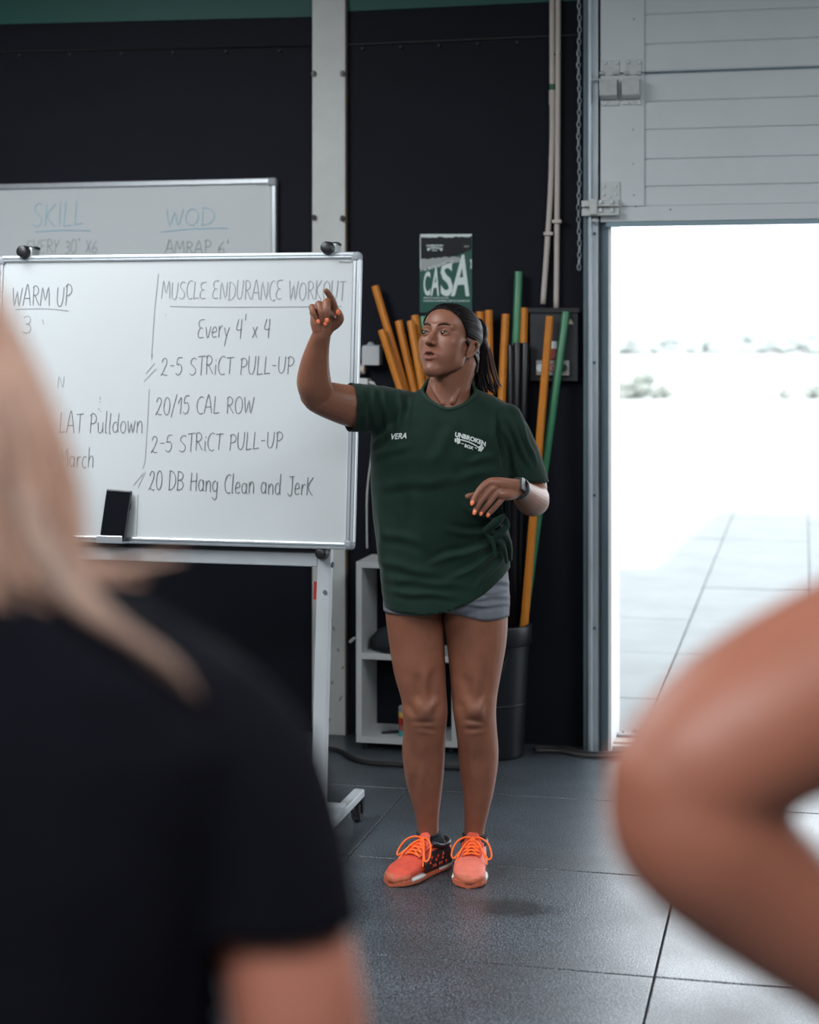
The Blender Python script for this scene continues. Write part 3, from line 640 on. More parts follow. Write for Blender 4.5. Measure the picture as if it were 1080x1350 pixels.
obj('support_bar', G().box(bp(UL/2, vb-.008, -.0), (abs(UL), .014, .012), RB), M_black, wbd)
obj('pen_tray', bbx(ul+.42, uv(bhit(172, 700))[0], vb-.0, vb+.006, .045, .10).box(bp((ul+.42+uv(bhit(172, 700))[0])/2, vb+.012, .10), (uv(bhit(172, 700))[0]-ul-.42, .004, .024), RB), M_alu, wbd, bevel=.002)
obj('red_tag', bbx(uv(bhit(404, 780))[0], uv(bhit(410, 780))[0], uv(bhit(408, 792))[1], uv(bhit(408, 768))[1], -.05, -.046), M_red, wbd)
bh = lambda a, b: bhit(a, b, .0352)
def wr(*a): return write(bh, NB, wbd, *a)
wr('MUSCLE ENDURANCE WORKOUT', 213, 394, 456, 396, 24, M_ink2, .0024)
wr('Every 4\' x 4', 261, 446, 358, 444, 24, M_ink, .0024)
wr('2-5 STRiCT PULL-UP', 212, 495, 389, 492, 23, M_ink, .0024)
wr('20/15 CAL ROW', 205, 546, 336, 545, 22, M_ink, .0024)
wr('2-5 STRiCT PULL-UP', 199, 597, 374, 590, 22, M_ink, .0024)
wr('20 DB Hang Clean and JerK', 196, 645, 414, 654, 24, M_ink, .0027)
wr('WARM UP', 16, 404, 96, 403, 26, M_ink, .0026)
wr('LAT Pulldown', 78, 571, 190, 570, 25, M_ink, .0024)
wr('March', 78, 615, 125, 617, 24, M_ink, .0024)
wr('3', 30, 440, 44, 440, 22, M_ink2, .0024)
wr('N', 76, 511, 86, 511, 15, M_ink2, .002)
g = G()
for q in ([(224, 404), (300, 405), (450, 404)], [(209, 361), (204, 410), (200, 470), (201, 466)], [(197, 513), (192, 600), (188, 618)], [(182, 652), (181, 690), (180, 706)], [(190, 503), (206, 486)], [(192, 493), (204, 479)], [(176, 640), (189, 624)], [(182, 643), (192, 622)], [(20, 408), (60, 407), (91, 410)], [(56, 421), (58, 428)], [(132, 523), (132.4, 527)], [(131.6, 529), (132, 531)], [(130, 538), (131, 541)], [(133, 542), (133.6, 543)], [(218, 415), (219, 416)]):
    obj('ruled_line', G().ribbon([bh(*a) for a in smooth_line(q)], .0024, NB, .001), M_ink2, wbd)
v, f = text2d('Visual', 0, .01)
obj('maker_mark', G().add([bh(447+16*q[0], 347-3*q[1])+NB*.001 for q in v], f), M_ink, wbd)
# phone standing in the tray
ph = thing('phone', 'black smartphone standing upright in the whiteboard tray', 'phone', bhit(153, 708, .06))
ua, ub = uv(bhit(135.5, 680, .06))[0], uv(bhit(171, 680, .06))[0]; va, vv = vb+.006, uv(bhit(155, 646, .06))[1]
RP = RB @ Matrix.Rotation(math.radians(3), 3, 'Y') @ Matrix.Rotation(math.radians(-8), 3, 'X')
pc = bp((ua+ub)/2, (va+vv)/2+.001, .062)
obj('case', G().box(pc, (ub-ua-.004, .009, vv-va), RP), M_black, ph, bevel=.004)
obj('screen', G().box(pc+RP @ Vector((0, -.0046, 0)), (ub-ua-.012, .001, vv-va-.012), RP), M_screen, ph)
obj('side_button', G().box(pc+RP @ Vector(((ub-ua)/2-.001, 0, .03)), (.002, .003, .02), RP), M_black, ph)

# ------------------------------------------------------------------ shelf with small things
sy = YW-.25; sx0, sx1 = wx(469.5, sy), wx(603, sy); st_ = onw(480, 741, sy).z; zb_ = .03; t_ = .022
sh = thing('cube_shelf', 'white open shelf unit of two cubbies against the dark wall', 'shelf', ((sx0+sx1)/2, sy+.12, 0))
obj('side_panel', G().bb(sx0, sx0+t_, sy, YW-.012, zb_, st_-t_), M_shelf, sh, bevel=.001); obj('side_panel', G().bb(sx1-t_, sx1, sy, YW-.012, zb_, st_-t_), M_shelf, sh, bevel=.001)
obj('top_panel', G().bb(sx0, sx1, sy, YW-.012, st_-t_, st_), M_shelf, sh, bevel=.001)
obj('bottom_panel', G().bb(sx0+t_, sx1-t_, sy, YW-.012, zb_, zb_+t_), M_shelf, sh, bevel=.001)
zm_ = onw(500, 866, sy).z; obj('middle_panel', G().bb(sx0+t_, sx1-t_, sy, YW-.012, zm_-t_/2, zm_+t_/2), M_shelf, sh, bevel=.001)
for a in (sx0+.03, sx1-.03):
    for b in (sy+.03, YW-.05): obj('foot', G().cyl((a, b, 0), (a, b, zb_), .012, n=10), M_black, sh)
cap = thing('black_cap', 'black fabric cap lying on the middle board of the white shelf', 'cap', (sx0+.12, sy+.12, zm_+t_/2))
c0 = Vector((sx0+.11, sy+.11, zm_+t_/2))
g = G(); g.lathe(c0, [(.075, .002), (.08, .02), (.074, .05), (.052, .075), (.02, .088), (.004, .09)], n=24); obj('crown', g, M_sock, cap, smooth=True)
obj('brim', G().ell(c0+Vector((.03, -.065, .008)), (.07, .045, .006)), M_black, cap, smooth=True); obj('top_button', G().ell(c0+Vector((0, 0, .091)), (.008, .008, .004)), M_sock, cap)
rollx = onw(536, 900, sy+.06).x; zz = zb_+t_
for k, (hh_, m, nm) in enumerate(((.022, M_teal, 'teal tape roll at the bottom of the small stack in the shelf'), (.022, mat('dusty_pink', (.4, .12, .1), .6), 'dusty pink tape roll second from the bottom of the stack'), (.026, M_red, 'red tape roll in the middle of the small shelf stack'),
        (.022, M_yel, 'yellow tape roll below the grey one in the stack'), (.02, mat('pale_blue_tape', (.3, .36, .42), .5), 'grey-blue tape roll topmost of the small shelf stack'))):
    c = Vector((rollx, sy+.06, zz)); o = obj('tape_roll', G().lathe((0, 0, 0), [(.016, 0), (.028, 0), (.03, .002), (.03, hh_-.002), (.028, hh_), (.016, hh_)], n=28, closed=True), m); o.location = c
    tag(o, nm, 'tape', 'tape rolls stacked in the shelf'); zz += hh_
mk = tag(obj('marker_pen', G().limb([(0, 0, .006), (.05, .03, .006)], .006, n=10), M_black), 'short dark marker lying in the lower shelf cubby', 'pen'); mk.location = (sx0+.09, sy+.06, zb_+t_)
plg = thing('cable_plug', 'white plug end of a thin cable beside the shelf', 'cable', onw(465, 847, YW-.1))
obj('plug', G().limb([onw(462, 846, sy+.05), onw(467.2, 841.5, sy+.05)], .006, n=8), M_column, plg, smooth=True)
obj('cable', G().limb([onw(462, 846, sy+.05), onw(460.3, 860, sy+.1), onw(459.5, 900, YW-.015), onw(460.5, 975, YW-.01)], .002, n=6), M_sock, plg)

# ------------------------------------------------------------------ bin with pipes
BD = 6.41; bc = C2W((651-CX)*BD/F, BD, 0)
bz = H-(829-HY)*(BD-.14)/F
bk_ = thing('pipe_bin', 'black plastic bin with a cut-out handle holding the coloured pipes', 'bin', bc)
n = 72; zs_ = [0, .012, .13, .2, .26, bz-.085-.10, bz-.085-.07, bz-.085-.035, bz-.085, bz-.075, bz]
def rad(z): return .112+(.138-.112)*min(1, z/bz)
vs = []; fs = []
for z_ in zs_:
    for k in range(n):
        a = 2*math.pi*k/n; r = rad(z_); vs.append(bc+Vector((r*math.cos(a), r*math.sin(a), z_)))
for j in range(len(zs_)-1):
    for k in range(n):
        a = 2*math.pi*(k+.5)/n; az = (math.degrees(a)+360) % 360; dd = min(abs(az-d) for d in (278, 98))
        hw = {5: 9, 6: 17, 7: 22}.get(j, 0)
        if dd < hw: continue
        fs.append((j*n+k, j*n+(k+1) % n, (j+1)*n+(k+1) % n, (j+1)*n+k))
fs.append(tuple(range(n))[::-1])
M_bin = mat('black_bin_plastic', (.007, .009, .013), .42, spec=.3)
obj('shell', (vs, fs), M_bin, bk_, smooth=True, solid=.003)
obj('rim', G().lathe(bc, [(.136, bz-.075), (.1435, bz-.07), (.1445, bz-.006), (.141, bz), (.136, bz)], n=48, closed=True), M_bin, bk_, smooth=True)
obj('step_ring', G().lathe(bc, [(rad(.2)-.001, .195), (rad(.2)+.003, .197), (rad(.2)+.003, .203), (rad(.2)-.001, .206)], n=48, closed=True), M_bin, bk_, smooth=True)
PIPES = [  # top px, wall gap, foot px, foot depth in bin, material, label
 (494.5, 377, .05, 668, .045, M_orange, 'orange pipe reaching highest and leaning furthest left'),
 (503, 435, .10, 684, -.02, M_orange, 'short orange pipe leaning left in front of the tall left one'),
 (525.5, 423, .05, 656, .0, M_orange, 'orange pipe third from the left, leaning left'),
 (541.5, 423, .10, 640, -.05, M_orange, 'orange pipe just left of the coach\'s face, nearer one'),
 (547, 416, .05, 628, .03, M_orange, 'orange pipe half behind its neighbour left of the face'),
 (558, 417, .04, 630, .07, M_gpipe, 'green pipe nearly hidden behind the coach\'s head'),
 (633, 411, .05, 640, .06, M_orange, 'orange pipe right behind the ponytail, left of a pair'),
 (644.5, 409, .05, 652, .04, M_orange, 'orange pipe right behind the ponytail, right of a pair'),
 (667, 414, .06, 640, .01, M_orange, 'orange pipe between the ponytail and the black pipes'),
 (684, 358, .04, 660, .07, M_gpipe, 'tall green pipe rising behind the black pipes'),
 (691.5, 406, .04, 682, .06, M_orange, 'orange pipe standing behind the glossy black pipes'),
 (674, 455, .07, 672, .035, M_bpipe, 'black pipe leftmost of the black ones'),
 (682.5, 452, .09, 676, -.0, M_bpipe, 'black pipe in the middle of the black ones'),
 (693, 452, .08, 693-2, .02, M_bpipe, 'glossy black pipe rightmost of the black ones'),
 (725, 417, .10, 684, -.045, M_orange, 'long orange pipe in front of the switch box'),
 (746.5, 411, .06, 690, -.01, M_gpipe, 'long green pipe leaning furthest right'),
]
random.seed(11)
for px, py, gap, fx_, fd, m, lb in PIPES:
    yy = YW-gap; t0 = onw(px, py, yy); D0 = BD+fd; b0 = C2W((fx_-CX)*D0/F, D0, .006)
    d = Vector((b0.x-bc.x, b0.y-bc.y, 0))
    if d.length > .088: d = d.normalized()*.088
    b0 = Vector((bc.x+d.x, bc.y+d.y, .012))
    tt = (bz-.012)/(t0.z-.012); rim = b0.lerp(t0, tt); d = Vector((rim.x-bc.x, rim.y-bc.y, 0))
    if d.length > .115:
        d = d.normalized()*.115; b0 = (Vector((bc.x+d.x, bc.y+d.y, bz))-t0*tt)/(1-tt); d = Vector((b0.x-bc.x, b0.y-bc.y, 0))
        if d.length > .092: d = d.normalized()*.092
        b0 = Vector((bc.x+d.x, bc.y+d.y, .012))
    ax = t0-b0; L_ = ax.length; r = .0155
    g = G(); g.lathe((0, 0, 0), [(r-.003, 0), (r, 0), (r, L_-.002), (r-.0008, L_), (r-.003, L_), (r-.0035, L_-.03)], n=8 if m is M_orange else 20, closed=False)
    o = obj('exercise_pipe', g, m, smooth=(m is not M_orange)); o.location = b0; o.rotation_euler = ax.to_track_quat('Z', 'Y').to_euler()
    tag(o, lb, 'pipe', 'coloured exercise pipes standing in the bin')

# ------------------------------------------------------------------ outside
gr = struct('ground', G().bb(-60, 160, YW+.22, 400, -.3, -.05), M_lot)
xs_ = [-5.4, -4.2, -3.0, -1.8, -.62, .04, 1.25, 2.45, 3.65, 4.85, 6.05]; ys_ = [YW+.24, 7.5, 8.62, 9.68, 10.98, 12.4, 13.7, 15.0, 16.3, 17.6, 18.9]
for i in range(len(xs_)-1):
    for j in range(len(ys_)-1):
        obj('paving_slab', G().bb(xs_[i]+.003, xs_[i+1]-.003, ys_[j]+.003, ys_[j+1]-.003, -.05, -.012+random.uniform(-.003, .002)), M_con, gr, bevel=.004)
def bush(px, py, D, w, h, lb, m=M_leafg, grp='low bushes at the edge of the yard', cat='bush', n=26):
    b = P(px, py, D); b.z = -.05; t = thing('distant_bush' if cat == 'bush' else 'distant_tree', lb, cat, b, grp); g = G(); rr = random.Random(px)
    for k in range(n):
        a = rr.uniform(-1, 1); hz = rr.uniform(.25, .8)*(1-.55*abs(a)); c = b+Vector((a*w/2*CA, rr.uniform(-.3, .3)*h+a*w/2*SA, h*hz)); s_ = rr.uniform(.12, .26)*h
        g.ell(c, (s_*rr.uniform(.8, 1.6), s_, s_*rr.uniform(.7, 1.1)), Matrix.Rotation(rr.uniform(0, 3), 3, 'Z'), n=7, m=5)
    obj('foliage', g, m, t); gs = G()
    for k in range(3): gs.limb([b+Vector((w*.1*(k-1), 0, 0)), b+Vector((w*.16*(k-1), 0, h*.6))], .03*h, n=6)
    obj('stem', gs, M_brown, t)
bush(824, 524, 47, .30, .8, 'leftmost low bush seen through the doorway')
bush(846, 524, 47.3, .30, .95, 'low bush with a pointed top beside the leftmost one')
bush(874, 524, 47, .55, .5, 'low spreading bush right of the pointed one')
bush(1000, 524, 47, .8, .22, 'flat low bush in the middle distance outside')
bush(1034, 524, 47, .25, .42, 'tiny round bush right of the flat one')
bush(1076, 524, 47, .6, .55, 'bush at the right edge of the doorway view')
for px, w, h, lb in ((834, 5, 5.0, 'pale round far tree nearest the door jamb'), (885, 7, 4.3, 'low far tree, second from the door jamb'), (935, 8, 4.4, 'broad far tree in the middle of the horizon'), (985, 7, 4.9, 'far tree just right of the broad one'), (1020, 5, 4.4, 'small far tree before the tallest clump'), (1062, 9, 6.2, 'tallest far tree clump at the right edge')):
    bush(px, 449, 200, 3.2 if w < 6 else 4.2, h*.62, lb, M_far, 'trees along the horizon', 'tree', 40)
# ------------------------------------------------------------------ people
def head_field(p):
    """smoothly blended head, local metres: x across, -y forward, z up from eye level"""
    def el(c, r):
        q = (p-np.array(c))/np.array(r); k0 = np.linalg.norm(q, axis=1); k1 = np.linalg.norm(q/np.array(r), axis=1)+1e-9; return k0*(k0-1)/k1
    def cap(a, b, ra, rb):
        a, b = np.array(a), np.array(b); d = b-a; t = np.clip(((p-a) @ d)/(d @ d), 0, 1); return np.linalg.norm(p-a-t[:, None]*d, axis=1)-(ra+(rb-ra)*t)
    def un(a, b, k): h = np.clip(.5+.5*(b-a)/k, 0, 1); return b*(1-h)+a*h-k*h*(1-h)
    def sub(a, b, k): return -un(-a, b, k)
    d = el((0, .018, .026), (.0725, .090, .076))
    d = un(d, el((0, -.024, .034), (.060, .054, .054)), .02)
    d = un(d, el((0, -.028, -.024), (.0595, .050, .058)), .02)
    d = un(d, el((0, -.038, -.066), (.043, .044, .040)), .02)
    for k in (-1, 1):
        d = un(d, cap((k*.052, .004, -.036), (k*.044, -.008, -.066), .012, .011), .022)
        d = un(d, cap((k*.044, -.008, -.066), (k*.012, -.060, -.102), .011, .012), .022)
        d = un(d, el((k*.039, -.050, -.022), (.018, .018, .014)), .03)
    for k in (-1, 1): d = un(d, el((k*.032, -.040, -.052), (.022, .024, .026)), .02)
    d = un(d, el((0, -.066, -.101), (.019, .017, .017)), .014)
    d = un(d, el((0, -.060, -.062), (.030, .028, .026)), .016)
    for k in (-1, 1): d = un(d, cap((k*.008, -.078, .0185), (k*.044, -.064, .0195), .0075, .006), .012)
    for k in (-1, 1): d = sub(d, el((k*.0315, -.093, .001), (.0165, .016, .0105)), .010)
    for k in (-1, 1): d = un(d, el((k*.031, -.0680, .001), (.0150, .0142, .0118)), .003)
    d = un(d, cap((0, -.077, .012), (0, -.0985, -.027), .0062, .0078), .009)
    d = un(d, el((0, -.0995, -.0305), (.0088, .0092, .0080)), .006)
    for k in (-1, 1): d = un(d, el((k*.0115, -.0895, -.0335), (.0062, .0090, .0060)), .004)
    for k in (-1, 1): d = sub(d, el((k*.0060, -.0945, -.0405), (.0030, .0045, .0030)), .002)
    for sg in (((-.022, -.0795, -.0625), (-.006, -.0915, -.0572)), ((-.006, -.0915, -.0572), (.006, -.0915, -.0572)), ((.006, -.0915, -.0572), (.022, -.0795, -.0625))): d = un(d, cap(*sg, .0036, .0042), .004)
    for sg in (((-.020, -.0775, -.0695), (-.006, -.0880, -.0748)), ((-.006, -.0880, -.0748), (.006, -.0880, -.0748)), ((.006, -.0880, -.0748), (.020, -.0775, -.0695))): d = un(d, cap(*sg, .0036, .0050), .004)
    d = sub(d, el((0, -.094, -.0650), (.0160, .0160, .0052)), .002)
    for k in (-1, 1): d = sub(d, el((k*.0312, -.0865, .0004), (.0133, .0112, .0043)), .0015)
    return d
def head_geo(c, R, s=1.0):
    g = G(); T = lambda x, y, z: Vector(c)+R @ Vector((x*s, y*s, z*s)); n, m = 220, 170; o = np.array([0, -.012, -.012])
    th = np.linspace(-np.pi/2+.012, np.pi/2-.012, m); ph_ = np.linspace(0, 2*np.pi, n, endpoint=False); T_h, P_h = np.meshgrid(th, ph_, indexing='ij')
    dr = np.stack([np.cos(T_h)*np.cos(P_h), np.cos(T_h)*np.sin(P_h), np.sin(T_h)], -1).reshape(-1, 3)
    lo = np.full(len(dr), .02); hi = np.full(len(dr), .17)
    for t in np.linspace(.17, .03, 60):   # outermost crossing
        ins = (head_field(o+dr*t) < 0) & (lo <= .0201); lo[ins] = t; hi[ins] = t+.0025
    for _ in range(9):
        md = (lo+hi)/2; ins = head_field(o+dr*md[:, None]) < 0; lo = np.where(ins, md, lo); hi = np.where(ins, hi, md)
    V = o+dr*lo[:, None]; V = np.array(c)+(V*s) @ np.array(R).T; fs = []
    for j in range(m-1):
        for i in range(n): fs.append((j*n+i, j*n+(i+1) % n, (j+1)*n+(i+1) % n, (j+1)*n+i))
    fs.append(tuple(range(n))[::-1]); fs.append(tuple((m-1)*n+i for i in range(n))); g.add(V, fs)
    for k in (-1, 1):   # ears
        EO = Vector((0, -.006, -.007)); T0 = T; T = lambda x, y, z: T0(x, y-.006, z-.007)
        er = [T(k*.070, -.002, -.036), T(k*.076, -.002, -.014), T(k*.080, .003, .000), T(k*.084, .016, .006), T(k*.084, .026, -.004), T(k*.081, .024, -.018), T(k*.076, .012, -.034), T(k*.071, .002, -.042)]
        g.limb(er, [.0035*s, .0028*s, .0030*s, .0036*s, .0038*s, .0034*s, .0046*s, .0048*s], n=8)
        g.limb([T(k*.076, .010, -.002), T(k*.080, .016, -.012), T(k*.076, .008, -.026)], [.0022*s, .003*s, .0025*s], n=8)
        g.ell(T(k*.073, .010, -.016), (.0045*s, .013*s, .020*s), R, n=16, m=12); T = T0
    return g
def sculpt_head(v, c, R, s):
    return (v-np.array(c)) @ np.array(R.inverted()).T / s
HLZ = [-.05, -.03, -.01, .015, .04, .060, .078, .088]; HLY = [.06, .022, -.012, -.024, -.042, -.056, -.068, -.082]
def skin_cols(L, skin, lip):
    cols = np.tile(np.array(skin), (len(L), 1))
    x, y, z = L.T
    zl = -.0650+0*x
    m = (np.abs(x) < .0245) & (y < -.073) & (np.abs(z-zl+.0005) < .0125*(1-(np.abs(x)/.025)**1.5)+.0008)
    cols[m] = cols[m]*.35+np.array(lip)*.65
    yl_ = np.interp(z, HLZ, HLY); hm = 1/(1+np.exp(-(y-yl_+.001)/.0022))*(z > -.03)*(np.abs(x) < .2); ear = (np.abs(x) > .066) & (z < .014) & (y < .04); hm = np.where(ear, 0, hm)
    cols = cols*(1-hm[:, None])+np.array([.012, .008, .008])*hm[:, None]
    d = np.exp(-((x/.03)**2+((z+.02)/.02)**2)) * (y < -.06); cols = cols*(1-.12*d[:, None])+np.array([.40, .13, .09])*.12*d[:, None]
    return cols
def eyes(parent, c, R, s, look=-.15):
    T = lambda x, y, z: Vector(c)+R @ Vector((x*s, y*s, z*s))
    for k in (-1, 1):
        e = obj('eye', G().ell(T(k*.031, -.0665, .0008), .0128*s, R), M_eyew, parent, smooth=True)
        obj('iris', G().ell(T(k*.031-.0038, -.0786, .0010), (.0066*s, .0026*s, .0064*s), R), M_iris, e, smooth=True)
        obj('eyelashes', G().limb([T(k*.031-.013, -.0765, .0008), T(k*.031-.007, -.0818, .0045), T(k*.031, -.0832, .0055), T(k*.031+.007, -.0818, .0047), T(k*.031+.013, -.0765, .0012)], [.0005, .0009, .0010, .0009, .0005], n=6), M_iris, e)
        b = [T(k*.012, -.0855, .0185), T(k*.021, -.0845, .0235), T(k*.034, -.0785, .0262), T(k*.047, -.0675, .0215)]
        obj('eyebrow', G().limb(b, [.0012*s, .0021*s, .0018*s, .0006*s], n=8, flat=1.3), mat('brow_hair', (.032, .018, .014), .85), parent, smooth=True)
def hair_cap(v, f, L, grow, hairline):
    """the scalp skin of the head, lifted outwards"""
    m = hairline(L); keep = m
    v2, f2, b = cut(v, f, keep); nn = normals(v2, f2)
    L2 = L[keep]; off = np.full(len(v2), grow); off[b] = .0003
    # groove pattern running back from the hairline
    ang = np.arctan2(L2[:, 0], L2[:, 2]-.0); from mathutils import noise as nz_
    off = off+(~b)*np.array([.0022*nz_.noise(Vector((a*16, q[1]*7, q[2]*4)))+.0012*nz_.noise(Vector((a*45, q[1]*14, 3))) for a, q in zip(ang, L2)])
    sgn = np.sign(((v2-v2.mean(0))*nn).sum(1).mean()); return v2+nn*off[:, None]*sgn, f2
def ring(c, rx, ry, yaw=0, n=36, e=2.3):
    """superellipse ring; centre world, rx along camera x, ry along depth"""
    out = []
    for k in range(n):
        a = 2*math.pi*k/n; ca, sa = math.cos(a), math.sin(a)
        X = rx*math.copysign(abs(ca)**(2/e), ca); Y = ry*math.copysign(abs(sa)**(2/e), sa)
        X, Y = X*math.cos(yaw)-Y*math.sin(yaw), X*math.sin(yaw)+Y*math.cos(yaw)
        out.append(Vector(c)+C2W(X, Y, 0))
    return out
def body_obj(name, v, f, m, parent, cols=None):
    o = obj(name, (v, f), m, parent, smooth=True)
    if cols is not None: tint(o, cols)
    return o

def displace(v, f, folds, noise_amp=.0022, seed=0):
    nn = normals(v, f); c = v.mean(0)
    if ((v-c)*nn).sum(1).mean() < 0: nn = -nn
    px, py, D = topx(v); view = np.array(C2W(0, 1, 0)); front = np.clip(-(nn @ view)*2+.7, 0, 1)
    d = np.zeros(len(v))
    for x0, y0, x1, y1, w, a in folds:
        ux, uy = x1-x0, y1-y0; l = math.hypot(ux, uy); ux /= l; uy /= l
        t = ((px-x0)*ux+(py-y0)*uy); s = (px-x0)*(-uy)+(py-y0)*ux+1.4*np.sin(t*.11+x0)
        tt = np.clip(t/l, -.2, 1.2); e = np.clip(1-np.abs(tt-.5)*2+.35, 0, 1); e = e*e*(3-2*e)
        d += 1.8*a*e*(np.exp(-(s/w)**2)-.55*np.exp(-((s-w*1.7)/w)**2))*front
    from mathutils import noise
    for i in range(len(v)):
        q = Vector(v[i]); d[i] += noise_amp*noise.noise(Vector((q.x*9+seed, q.y*9, q.z*5)))+noise_amp*.5*noise.noise(Vector((q.x*26, q.y*26, q.z*14+seed)))
    return v+nn*d[:, None]
# ================================ the coach
DV = 4.95; S = F/DV
coach = thing('person', 'woman in green T-shirt and grey shorts standing with one arm raised, pointing', 'person', C2W((590-CX)/S, DV, 0))
HC = P(592, 449, DV-.01); HR = Rc(-33, -16, 0)   # head turned to the left of the picture, chin up
HS = 1.04; gh = head_geo(HC, HR, HS); nk = G()
nk.limb([P(590, 545, DV+.03), P(591, 520, DV+.02), P(595, 500, DV+.012), P(602, 478, DV+.01), P(604, 455, DV+.02)], [.085, .066, .060, .060, .058], n=24)
gh.add(nk.v, nk.f)
# neck tendon and collar bones
gh.limb([P(615, 484, DV-.01), P(607, 505, DV-.026), P(597, 530, DV-.043)], [.012, .011, .009]); gh.limb([P(569, 505, DV-.01), P(575, 518, DV-.026), P(584, 532, DV-.042)], [.010, .009, .008])
hv, hf = voxel(gh, .0014, 3, .4); L = sculpt_head(hv, HC, HR, HS)
hcol = skin_cols(L, SKIN, (.23, .07, .055))

def P2(l): return [P(*a) for a in l]
def hand_fingers(g, fingers, n=10):
    for pts, r in fingers: g.limb(P2(pts), r, n=n, sub=4)
# raised right arm (picture left)
ga = G()
ga.limb(P2([(520, 548, DV+.02), (496, 541, DV+.0), (462, 535, DV-.03), (432, 527, DV-.07), (417, 521, DV-.10)]), [.062, .062, .060, .052, .047], n=24)
ga.limb(P2([(418, 520, DV-.10), (414, 504, DV-.13), (415, 480, DV-.16), (420, 455, DV-.19), (424, 441, DV-.21), (425, 432, DV-.21)]), [.046, .049, .041, .031, .0265, .026], n=24)
ga.ell(P(410, 520, DV-.09), .032)
# palm
DW = DV-.215
ga.limb(P2([(423, 436, DW), (421, 424, DW), (418, 411, DW+.004)]), [.024, .026, .018], n=14); ga.limb(P2([(428, 436, DW), (431, 424, DW), (434, 410, DW+.004)]), [.024, .027, .020], n=14)
ga.limb(P2([(414, 412, DW), (424, 408, DW), (434, 406, DW), (441, 407, DW)]), [.013, .013, .014, .013], n=12)
fing = [  # index, middle, ring, little, thumb
 ([(440, 412, DW), (440.5, 403, DW-.012), (436.5, 392.5, DW-.03), (430, 383.5, DW-.045)], [.0115, .0105, .0092, .0078]),
 ([(433, 407, DW-.004), (430.5, 398, DW-.034), (431, 408, DW-.052), (431, 420, DW-.046)], [.0112, .0108, .0098, .0082]),
 ([(424, 408, DW-.002), (420.5, 401, DW-.034), (423.5, 411, DW-.052), (427.5, 424, DW-.042)], [.011, .0105, .0092, .0078]),
 ([(415, 412, DW), (411.5, 405, DW-.028), (413.5, 412, DW-.044), (419, 422.5, DW-.040)], [.0105, .0098, .0085, .0072]),
 ([(433, 432, DW-.002), (443, 427, DW-.014), (448.5, 420, DW-.026), (446, 411, DW-.040)], [.017, .0135, .0115, .0092])]
for pts, r in fing: ga.limb(P2(pts), r, n=12, sub=5)
av, af = voxel(ga, .0020, 3, .45)
# lowered left arm (picture right)
gb = G(); DE = DV+.03
gb.limb(P2([(668, 566, DV+.02), (682, 595, DV+.03), (694, 625, DV+.035), (702, 648, DE)]), [.055, .054, .050, .046], n=24)
DWL = DV-.185
gb.limb(P2([(704, 656, DE), (702, 660, DE-.05), (695, 655, DE-.11), (688, 648, DE-.17), (683, 643, DWL)]), [.045, .046, .040, .031, .025], n=24)
gb.ell(P(706, 661, DE), .041)
gb.limb(P2([(683, 643, DWL), (672, 641, DWL-.02), (658, 638, DWL-.045), (647, 636, DWL-.06)]), [.024, .022, .019, .014], n=14)
gb.limb(P2([(683, 646, DWL), (676, 649, DWL-.015), (668, 652, DWL-.04), (660, 652, DWL-.055)]), [.020, .020, .017, .013], n=14)
fl_ = [
 ([(650, 637, DWL-.05), (641, 638, DWL-.068), (631, 648, DWL-.082), (623, 662, DWL-.088)], [.0135, .0108, .0092, .0076]),
 ([(655, 641, DWL-.05), (646, 646, DWL-.068), (635, 659, DWL-.08), (626.5, 673.5, DWL-.084)], [.0135, .0108, .0092, .0076]),
 ([(660, 646, DWL-.048), (653, 652, DWL-.062), (643, 665, DWL-.072), (634.5, 675.5, DWL-.072)], [.0125, .010, .0088, .0072]),
 ([(667, 651, DWL-.038), (662, 657, DWL-.05), (654, 667, DWL-.057), (644, 678, DWL-.056)], [.0115, .0092, .0080, .0066]),
 ([(672, 640, DWL-.012), (655, 644, DWL-.028), (636, 651, DWL-.040), (617, 654.5, DWL-.05)], [.017, .0135, .0108, .0085])]
for pts, r in fl_: gb.limb(P2(pts), r, n=12, sub=5)
bv, bf = voxel(gb, .0020, 3, .45)
# legs: from measured outline rows
def leg(rows, doff):
    pts = []; rr = []
    for (y, a, b, dd) in rows: pts.append(P((a+b)/2, y, DV+dd+doff)); rr.append((b-a)/2/S)
    return pts, rr
gl = G()
R1 = [(770, 508, 585, .0), (800, 507, 584, .0), (840, 512, 586, .0), (880, 518, 588, -.005), (915, 528, 589, -.012), (940, 531, 590, -.022), (962, 532, 588, -.014), (985, 530, 587, .008), (1010, 531.5, 586, .018), (1040, 538, 583.5, .028), (1070, 546.5, 580, .036), (1092, 550.5, 578.5, .042), (1112, 551, 580, .042), (1128, 553, 579, .042)]
R2 = [(770, 588, 670, .0), (805, 584, 670, .0), (840, 588, 668.5, .0), (880, 592, 662, -.005), (915, 595.5, 656, -.012), (940, 598, 654, -.022), (962, 601, 655, -.014), (985, 604, 657.5, .008), (1010, 606, 657, .018), (1040, 609.5, 652, .028), (1070, 612, 644.5, .036), (1092, 612.5, 639, .042), (1112, 612, 639, .042), (1128, 613, 639, .042)]
LEGS = []
